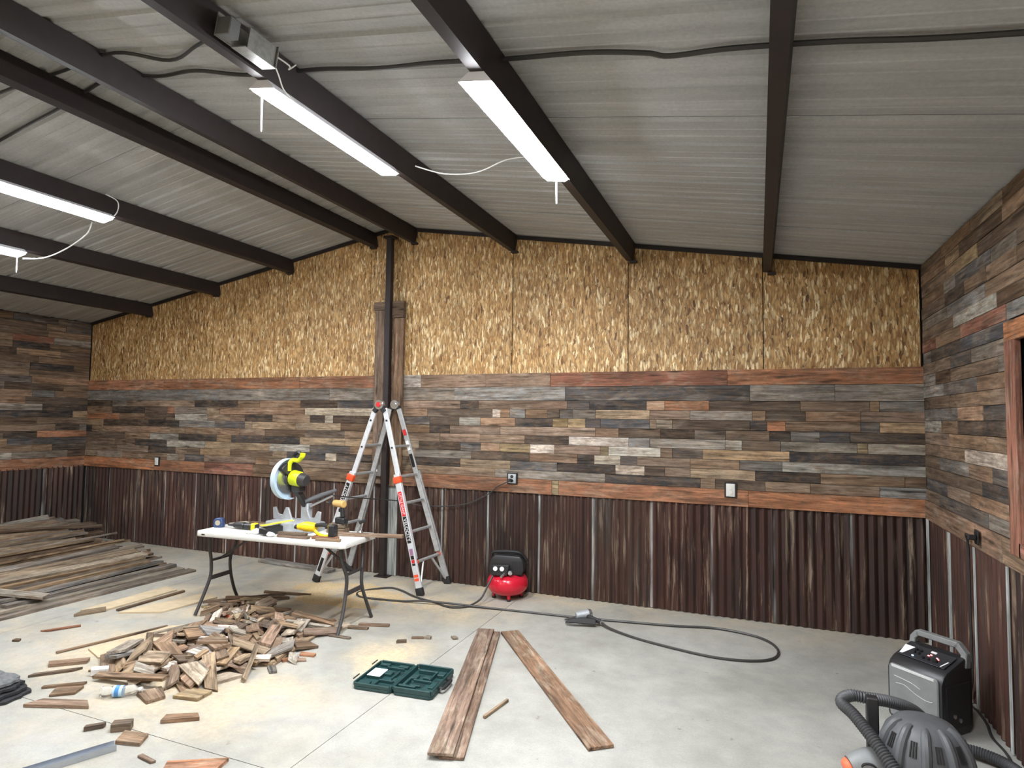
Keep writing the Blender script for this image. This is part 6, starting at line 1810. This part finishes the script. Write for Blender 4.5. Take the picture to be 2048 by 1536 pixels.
0.1659 0.018 -0.0051 -0.0098 0.0281 0.0283 b 2 -0.233 -1.712 0.0094 0 0 -1.189
0.1184 0.012 0.0157 0.0184 0.0574 0.0483 t 2 -0.599 -1.67 0.0137 -0.006 0.096 0.648
0.0803 0.018 0.0189 0.018 0.057 0.047 y 2 -0.466 -1.473 0.0094 -0 -0 -3.14
0.1203 0.02 -0.001 0.0185 0.0552 0.0511 l 2 -0.689 -1.622 0.029 0.128 -0.13 1.982
0.1862 0.012 -0.0036 -0.0231 0.0748 0.0752 t 2 -0.702 -1.739 0.0218 3.131 0.137 -0.959
0.062 0.012 0.0045 -0.0028 0.0292 0.0275 y 2 -0.842 -1.674 0.0157 0.101 -0.314 -0.386
0.1595 0.02 -0.0218 0.018 0.0552 0.052 y 2 -1.031 -1.636 0.0104 0 -0 -2.28
0.1709 0.012 0.0053 0.0099 0.0379 0.033 y 2 -0.606 -1.469 0.0064 0 -0 -2.413
0.2382 0.012 0.0061 -0.01 0.0399 0.0351 t 2 -0.584 -1.656 0.0378 0.07 -0.082 2.69
0.1497 0.02 -0.0109 0.0243 0.0738 0.062 d 2 -0.846 -1.743 0.0277 -0.193 0.24 -2.699
0.1626 0.012 -0.009 -0.0048 0.0388 0.0309 y 2 -0.896 -1.556 0.0192 0 0 -2.212
0.1465 0.02 0.022 0.0272 0.0757 0.0702 b 2 -0.187 -1.67 0.0235 0.068 0.108 0.942
0.1685 0.018 0.009 0.0132 0.0395 0.038 l 2 -0.287 -1.608 0.0094 0 3.142 0.284
0.1074 0.012 0.0076 0.0019 0.0393 0.0391 l 2 -0.54 -1.623 0.026 0.022 -0.05 -0.55
0.1502 0.018 -0.015 0.0027 0.0725 0.0671 t 2 -0.549 -1.741 0.0364 -0.187 0.302 -2.92
0.0754 0.018 0.014 0.0154 0.0396 0.0305 y 2 -0.427 -1.806 0.0188 1.571 0.059 -0.329
0.1952 0.018 -0.0072 0.0096 0.0296 0.0275 b 2 -0.75 -1.574 0.0519 1.53 0.366 2.433
0.0877 0.012 0.0101 0.027 0.076 0.0756 d 2 -0.473 -1.639 0.0381 -0.27 -0.084 -2.133
0.1359 0.012 0.0087 0.0069 0.029 0.027 d 2 -0.312 -1.689 0.0177 0.003 -0.149 0.362
0.22 0.018 -0.0222 0.0231 0.0741 0.0615 p 2 -0.611 -1.746 0.04 0.334 0.161 -1.152
0.2044 0.012 -0.0122 -0.0026 0.0395 0.0372 d 2 -0.696 -1.547 0.0064 -0 0 2.44
0.1646 0.02 0.004 0.0011 0.0393 0.0317 t 2 -0.696 -1.371 0.0183 -0.561 0.012 0.328
0.0677 0.02 0.0149 0.0079 0.0384 0.0306 t 2 -0.813 -1.65 0.0262 -3.114 -0.331 -0.497
0.1193 0.018 0.0043 0.0082 0.0784 0.0721 t 2 -0.626 -1.444 0.0197 0.182 -3.089 1.018
0.1099 0.02 0.0122 0.0159 0.0371 0.0384 b 2 -0.344 -1.695 0.0299 0.097 0.113 -2.05
0.1032 0.018 -0.0052 -0.004 0.0283 0.024 b 2 -0.831 -1.573 0.0219 3.011 0.24 -1.443
0.0642 0.02 0.0178 0.0114 0.0593 0.05 l 2 -0.888 -1.662 0.0182 0.16 -0.259 -0.625
0.2266 0.012 -0.0128 0.0233 0.0563 0.0546 p 2 -0.772 -1.928 0.0064 -0 -0 -0.836
0.1865 0.018 0.004 -0.0026 0.0291 0.0253 w 2 -0.98 -1.368 0.0094 0 0 -2.51
0.1971 0.02 0.008 0.0023 0.0384 0.0317 d 2 -0.383 -1.511 0.0292 0 -3.142 0.27
0.2204 0.02 0.0026 -0.0275 0.0779 0.0762 w 2 -0.567 -1.483 0.0569 -2.293 -0.017 1.665
0.0655 0.012 0.0187 0.0188 0.058 0.0546 b 2 -0.555 -1.506 0.0064 -0 0 -2.391
0.0646 0.02 0.0196 -0.0186 0.0566 0.0568 w 2 -0.73 -1.438 0.0104 0 0 0.221
0.135 0.012 0.0106 0.0159 0.0736 0.0652 b 2 -0.505 -1.484 0.0346 -0.375 0.198 2
0.1046 0.02 0.0117 0.0075 0.0377 0.0302 t 2 -0.985 -1.732 0.017 -1.571 0.034 1.672
0.1907 0.018 0.0059 -0.0021 0.0277 0.0281 w 2 -0.566 -1.685 0.0702 -1.489 0.086 2.231
0.0918 0.012 -0 0.0011 0.0389 0.0311 p 2 -0.24 -1.533 0.0064 0 0 -2.273
0.0672 0.018 0.0008 -0.0064 0.0286 0.0245 b 2 -0.786 -1.444 0.0136 1.571 0.035 2.549
0.2007 0.012 0.0137 -0.0145 0.0393 0.0384 b 2 -0.62 -1.792 0.0413 -0.338 -0.15 2.02
0.1683 0.02 0 0.0027 0.0286 0.0265 p 2 -0.322 -1.916 0.0104 -0 0 -1.796
0.1597 0.02 0.0175 0.0193 0.0568 0.0468 p 2 -1.048 -1.545 0.0104 -0 -0 1.139
0.0719 0.012 0.011 0.0025 0.0287 0.0238 p 2 -0.35 -1.468 0.0064 -0 -0 -0.646
0.0744 0.018 0.0084 -0.0115 0.029 0.0242 d 2 -0.695 -1.507 0.0222 -3.142 0 0.211
0.2227 0.018 -0.0019 0.0011 0.0728 0.0729 b 2 -0.909 -1.626 0.0412 0.124 0.056 -3.004
0.1652 0.02 0.0292 0.0286 0.0726 0.08 p 2 -0.673 -1.897 0.0104 3.142 0 -0.554
0.1756 0.018 -0.0126 0.0088 0.037 0.0307 l 2 -0.259 -1.52 0.0218 -0.11 0.138 1.699
0.1702 0.02 0.0128 0.0169 0.0785 0.0657 t 2 -0.798 -1.474 0.0387 -0.016 -0.062 -0.561
0.1021 0.012 0.007 -0.0103 0.0272 0.0263 y 2 -0.607 -1.581 0.023 0.483 -0.261 -1.29
0.1671 0.018 0.004 0.0109 0.0578 0.0454 b 2 0.157 -1.54 0.0094 -0 0 0.499
0.2016 0.012 -0.0249 -0.007 0.0722 0.0714 t 2 -0.468 -1.615 0.0519 -0.222 -2.966 0.647
0.1699 0.012 -0.0256 0.0047 0.0773 0.0639 b 2 -0.839 -1.536 0.0566 0.063 -0.008 -2.271
0.1088 0.018 -0.0064 -0.0017 0.0296 0.0276 l 2 -0.884 -1.414 0.0232 -1.567 0.164 1.085
0.1328 0.012 0.0237 0.029 0.0753 0.0705 b 2 -0.397 -1.651 0.02 2.939 -0.148 0.625
0.1715 0.012 0.006 -0.0059 0.0547 0.0495 w 2 -0.669 -1.408 0.0312 -0.109 -0.012 0.386
0.1455 0.012 -0.0023 -0.0095 0.0381 0.0315 b 2 -0.349 -1.756 0.0064 -0 0 0.362
0.2196 0.02 -0.0059 0.0225 0.0759 0.0607 y 2 -0.633 -1.537 0.067 0.054 -2.871 1.731
0.089 0.012 0.0081 0.0071 0.03 0.0233 d 2 -0.698 -1.783 0.0304 -0.033 0.138 -1.447
0.08 0.012 -0.005 0.0253 0.0771 0.0797 l 2 -0.594 -1.781 0.0605 -3.023 0.094 -0.309
0.0682 0.02 -0.0134 -0.001 0.0389 0.0371 t 2 -0.758 -1.767 0.0104 0 -3.142 -0.806
0.1942 0.012 0.0132 -0.0105 0.0395 0.0395 y 2 -0.308 -1.878 0.0329 0.153 0.28 -0.228
0.0731 0.012 -0.0102 0.0064 0.0278 0.0229 p 2 -0.904 -1.472 0.0064 3.142 -0 1.567
0.0904 0.018 0.0199 0.0001 0.0541 0.0562 y 2 -0.524 -1.82 0.0416 -0.463 -0.004 -1.758
0.1787 0.018 -0.0088 -0.0151 0.0578 0.06 p 2 -0.721 -1.822 0.0373 0.247 -0.219 -0.277
0.1559 0.018 0.0052 0.0085 0.0386 0.0369 b 2 -0.885 -1.803 0.0404 1.512 0.253 -2.207
0.2189 0.02 0.0099 -0.0069 0.0281 0.0269 l 2 -0.438 -1.83 0.0416 -0.218 -2.846 -0.501
0.109 0.012 -0.0098 0.015 0.037 0.0313 w 2 -0.954 -1.514 0.0124 -0.386 0.013 1.341
0.2013 0.018 -0.0084 -0.002 0.055 0.0571 y 2 -0.707 -1.505 0.0785 0.111 0.037 -3.003
0.1606 0.012 0.0055 -0.004 0.0287 0.0277 l 2 -0.934 -1.546 0.0385 0.17 -0.24 -1.863
0.1733 0.02 0.0048 0.0142 0.0733 0.0665 w 2 -0.705 -1.902 0.0404 -0.42 -0.168 2.208
0.2205 0.012 0.01 -0.0018 0.0272 0.0285 d 2 -0.769 -1.928 0.0192 -0 -0 -0.88
0.72 0.022 -0.0089 0.0069 0.045 0.0386 d E -0.907 -1.386 0.035 -0.123 0.06 1.034
0.55 0.022 -0.0069 0.0092 0.0463 0.0495 d F -0.775 -1.361 0.0476 -0.075 0.13 0.872
0.5 0.018 0.0062 0.0053 0.037 0.0384 d G -0.711 -1.041 0.0094 0 0 0.205
0.5 0.022 0.0065 0.0064 0.0686 0.0558 b H 0.095 -1.594 0.0316 0.102 0.068 -0.053
0.46 0.02 0.0006 -0.0037 0.0391 0.0386 l I 0.091 -1.691 0.0179 0.117 -0.023 -0.01"""
G1 = 'wood offcuts in the scrap heap'
G2 = 'wood offcuts under the table'
NAMED = {'A': ('wood_offcut', 'wide grey board end lying at the left side of the scrap heap', 'wood', None),
         'B': ('wood_offcut', 'long brown stick lying along the front of the scrap heap', 'wood', None),
         'C': ('wood_offcut', 'narrow tan stick at the right foot of the scrap heap', 'wood', None),
         'D': ('wood_offcut', 'pinkish board end on the back right shoulder of scrap heap', 'wood', None),
         'E': ('wood_lath', 'longer dark lath lying across the low heap under the table', 'wood', None),
         'F': ('wood_lath', 'shorter dark lath beside the longer one under the table', 'wood', None),
         'G': ('wood_lath', 'dark flat lath farthest back on the sawdust under the table', 'wood', None),
         'H': ('wood_lath', 'long brown board end lying near the right table foot', 'wood', None),
         'I': ('wood_lath', 'pale lath right of the low heap under the table front', 'wood', None),
         '1': ('wood_offcut', 'weathered wood offcut in the big loose scrap heap before the table', 'wood', G1),
         '2': ('wood_offcut', 'small wood offcut in the low heap under the front of table', 'wood', G2)}
settled(SETTLED, NAMED)
o = MB().box((0, 0, 0), (.10, .035, .05)).build('white_carton', PAPER, None, loc=(-.52, -3.02, .03), rot=(.3, .1, .9), bevel=0.003)
tag(o, 'crushed white carton at the front left foot of the scrap heap', 'carton')
floor_board('thin brown lath on the floor right of table foot, farther one', (.47, -1.50), (.72, -1.42), .035, .02, 'p', name='wood_lath', cat='wood')
floor_board('grey-brown lath on the floor beside the right table foot', (.38, -1.60), (.60, -1.55), .04, .022, 'b', name='wood_lath', cat='wood')
floor_board('thin dark strip on floor right in front of the near right table foot', (.40, -1.80), (.60, -1.79), .03, .014, 'd', name='wood_lath', cat='wood')
floor_board('grey weathered board on floor against the back wall behind the table', (-1.95, -.10), (-.86, -.18), .13, .03, 'g', name='grey_board')
o = MB().box((0, 0, 0), (.16, .035, .02)).build('pry_tool', ORANGE, None, loc=(-.70, -1.80, .012), rot=(0, 0, -.2), bevel=0.004)
tag(o, 'orange handled tool lying at the front edge of low scrap heap', 'tool')

# single scraps lying about on the open floor
def scrap(label, x, y, L, wd, th, deg, c, name='wood_scrap', cut=.2, seed=0, group=None):
    r_ = random.Random(int(x * 1000 + y * 77 + seed))
    o = piece_mesh(L, wd, th, r_, cut).build(name, WOOD, None, loc=(x, y, th / 2 + .001), rot=(0, 0, math.radians(deg)), color=wcol(c), smooth=False, bevel=0.0015)
    return tag(o, label, 'wood', group)


scrap('yellowish square offcut lying just before the scrap heap', .31, -2.99, .17, .145, .02, 8, 'y', cut=.1)
scrap('brown square offcut left of the yellowish one before the heap', .09, -3.10, .17, .14, .02, -25, 'b', cut=.1)
scrap('long pinkish slat with clipped corners alone on bare floor below the heap', .50, -3.235, .19, .075, .022, 32, 'p')
scrap('square brown block end lying at the end of the metal channel', .455, -3.50, .15, .115, .02, 12, 'b')
scrap('small thick wood block above the square scrap by the metal channel', .30, -3.445, .10, .055, .045, 35, 'd')
scrap('small stubby dark stick left of the thick wood block', .155, -3.50, .095, .03, .026, 48, 'd')
scrap('long flat brown sliver with ragged edge near the bottle and felt stack', -.31, -3.395, .34, .085, .02, 20, 'p', cut=.5)
scrap('square tan offcut between felt stack and bottle', -.46, -3.27, .15, .12, .016, 34, 'b')
scrap('narrow brown strip touching the felt stack right corner', -.56, -3.22, .24, .03, .014, 38, 'b')
scrap('crooked dark sliver behind the grey felt stack', -.82, -3.12, .26, .035, .016, 46, 'd', cut=.8)
scrap('small tan chip at the tip of crooked sliver', -.60, -2.98, .09, .045, .014, 20, 't')
scrap('brown slab lying at the left edge of the tan sheet', -.90, -2.98, .24, .07, .022, 40, 'p')
scrap('reddish scrap board cut by bottom edge of the picture', 1.00, -3.60, .26, .20, .02, 30, 'r')
scrap('small reddish splinter above the scrap board at bottom edge', .70, -3.60, .12, .025, .012, -8, 'p')
scrap('orange-brown chip right of the scrap heap, upper of the three', .52, -2.19, .12, .05, .016, 10, 'r')
scrap('reddish stick chip right of scrap heap, middle of the three', .46, -2.31, .11, .035, .018, 60, 'r')
scrap('small brown chip right of the scrap heap, beside the reddish chips', .54, -2.29, .08, .04, .016, 30, 'p')
scrap('greyish chip alone right of the scrap heap foot', .48, -2.50, .11, .06, .018, -40, 'g')
scrap('dark short stick on bare floor near the boards, left one', 1.01, -1.69, .075, .028, .022, 32, 'd')
scrap('thin dark stick on bare floor near the boards, right one', 1.09, -1.56, .12, .02, .016, 26, 'd')
scrap('tiny pale chip beside the two dark sticks', 1.155, -1.53, .05, .045, .02, 0, 'l')
scrap('tiny grey chip left of the far ends of stacked boards', 1.35, -1.45, .05, .04, .018, -40, 'g')
scrap('crooked bark sliver in the dusty floor left of the heap', -1.66, -2.55, .24, .035, .014, 58, 'r', cut=.9)
scrap('tiny dark chip alone at the far left of the open floor', -1.70, -2.86, .05, .04, .016, 20, 'd')
scrap('pale brown chunk at the front of the dusty boards near lumber pile', -1.86, -2.18, .20, .10, .025, 62, 't', cut=.5)

# clear crushed bottle
bt = thing('plastic_bottle', 'crushed clear plastic bottle with blue and white label on floor', 'bottle', (-.10, -3.175, .036), math.radians(32))
CLEAR = NT('clear_plastic')
CLEAR.b.inputs['Base Color'].default_value = (.92, .95, .96, 1)
CLEAR.b.inputs['Roughness'].default_value = 0.12
CLEAR.b.inputs['Transmission Weight'].default_value = 0.9
CLEAR.b.inputs['IOR'].default_value = 1.25
rb_ = random.Random(3)
MB().tube([(-.11, 0, 0), (-.105, 0, 0), (-.08, .003, -.003), (-.05, -.003, .0), (-.02, .003, -.004), (.02, -.002, -.003), (.06, .003, 0), (.085, 0, 0), (.105, 0, 0), (.115, 0, 0)], [.022, .031, .033, .028, .033, .029, .033, .026, .013, .013], 14).build('bottle_body', CLEAR.m, bt)
MB().tube([(-.035, 0, -.002), (.02, .0, -.003)], [.0338, .0335], 14, caps=False).build('paper_label', pm('pale_blue_label', S(176, 205, 230), .5), bt)
MB().tube([(-.022, 0, -.002), (.002, .0, -.003)], [.0343, .0343], 14, caps=False).build('blue_band', pm('blue_band', S(70, 130, 190), .5), bt)
MB().cyl((.112, 0, 0), (.128, 0, 0), .0145, n=14).build('cap', WHITE_PLASTIC, bt)

# metal stud channel
ch = thing('metal_channel', 'long silver metal channel on the floor running out of the bottom edge', 'channel', (.452, -3.59, 0), math.atan2(-.33, -.155))
for nm, c_, s_ in (('web', (.55, 0, .0025), (1.10, .06, .003)), ('flange', (.55, -.029, .017), (1.10, .003, .03)), ('flange', (.55, .029, .017), (1.10, .003, .03))):
    MB().box(c_, s_).build(nm, pm('galvanised_channel', S(172, 178, 186), .3, .7, .1, 20), ch)

# stack of old roofing felt at the left edge
rf = random.Random(9)
for k in range(4):
    base = [(-1.55, -3.72), (-1.25, -3.40), (-.98, -3.36), (-.67, -3.34), (-.615, -3.44), (-.63, -3.58), (-.80, -3.80), (-1.2, -4.0)]
    pl = []
    for i in range(len(base)):
        a_, b_ = base[i], base[(i + 1) % len(base)]
        for q in range(4):
            t_ = q / 4
            pl.append((a_[0] + (b_[0] - a_[0]) * t_ + rf.uniform(-.014, .014) - (3 - k) * .012 * 0, a_[1] + (b_[1] - a_[1]) * t_ + rf.uniform(-.014, .014)))
    sx = 1 - .03 * k
    pl = [(-1.0 + (x + 1.0) * sx - .02 * k, -3.5 + (y + 3.5) * sx) for x, y in pl]
    o = MB().prism([(x + 1.0, y + 3.5) for x, y in pl], 0, .016).build('roofing_felt', SLATE if k == 3 else pm('black_felt_edge', S(40, 40, 43), .9), None, loc=(-1.0, -3.5, .001 + .023 * k), smooth=False)
    if k:
        o.rotation_euler = (rf.uniform(-.006, .006), rf.uniform(-.006, .006), 0)
    tag(o, ('bottom black felt piece of the ragged stack at left edge', 'second black felt piece from the bottom of the ragged stack', 'third black felt piece, under the grey top of the ragged stack', 'grey ragged felt piece on top of the stack at left edge')[k], 'roofing felt')

# sawdust heaped thinly on the floor beneath and behind the table
SAWD = NT('sawdust')
v_, tc2, oi2 = SAWD.coord()
f_ = SAWD.noise(v_, 60, 5, .7)
SAWD.l(SAWD.ramp(f_, [(.3, S(176, 150, 110)), (.7, S(206, 186, 150))]), SAWD.b.inputs['Base Color'])
SAWD.b.inputs['Roughness'].default_value = .95
SAWD.bump(f_, .5, .004)
from mathutils import noise as mn
vs, fs = [], []
nx, ny = 70, 46
X0, X1, Y0, Y1 = -1.0, .55, -1.30, -.30
for i in range(nx):
    for j in range(ny):
        x, y = X0 + (X1 - X0) * i / (nx - 1), Y0 + (Y1 - Y0) * j / (ny - 1)
        e = max(0, 1 - ((x + .2) / .72) ** 2 - ((y + .80) / .46) ** 2)
        h_ = .022 * e * (0.5 + 1.0 * mn.noise((x * 4.2, y * 4.2, .3)) + .5 * mn.noise((x * 13, y * 13, 4))) - .004
        vs.append((x, y, h_))
for i in range(nx - 1):
    for j in range(ny - 1):
        fs.append((i * ny + j, (i + 1) * ny + j, (i + 1) * ny + j + 1, i * ny + j + 1))
o = MB().add(vs, fs).build('sawdust', SAWD.m, None, kind='stuff')
o['label'] = 'pale tan sawdust drifted on the floor under and behind the table'
o['category'] = 'sawdust'
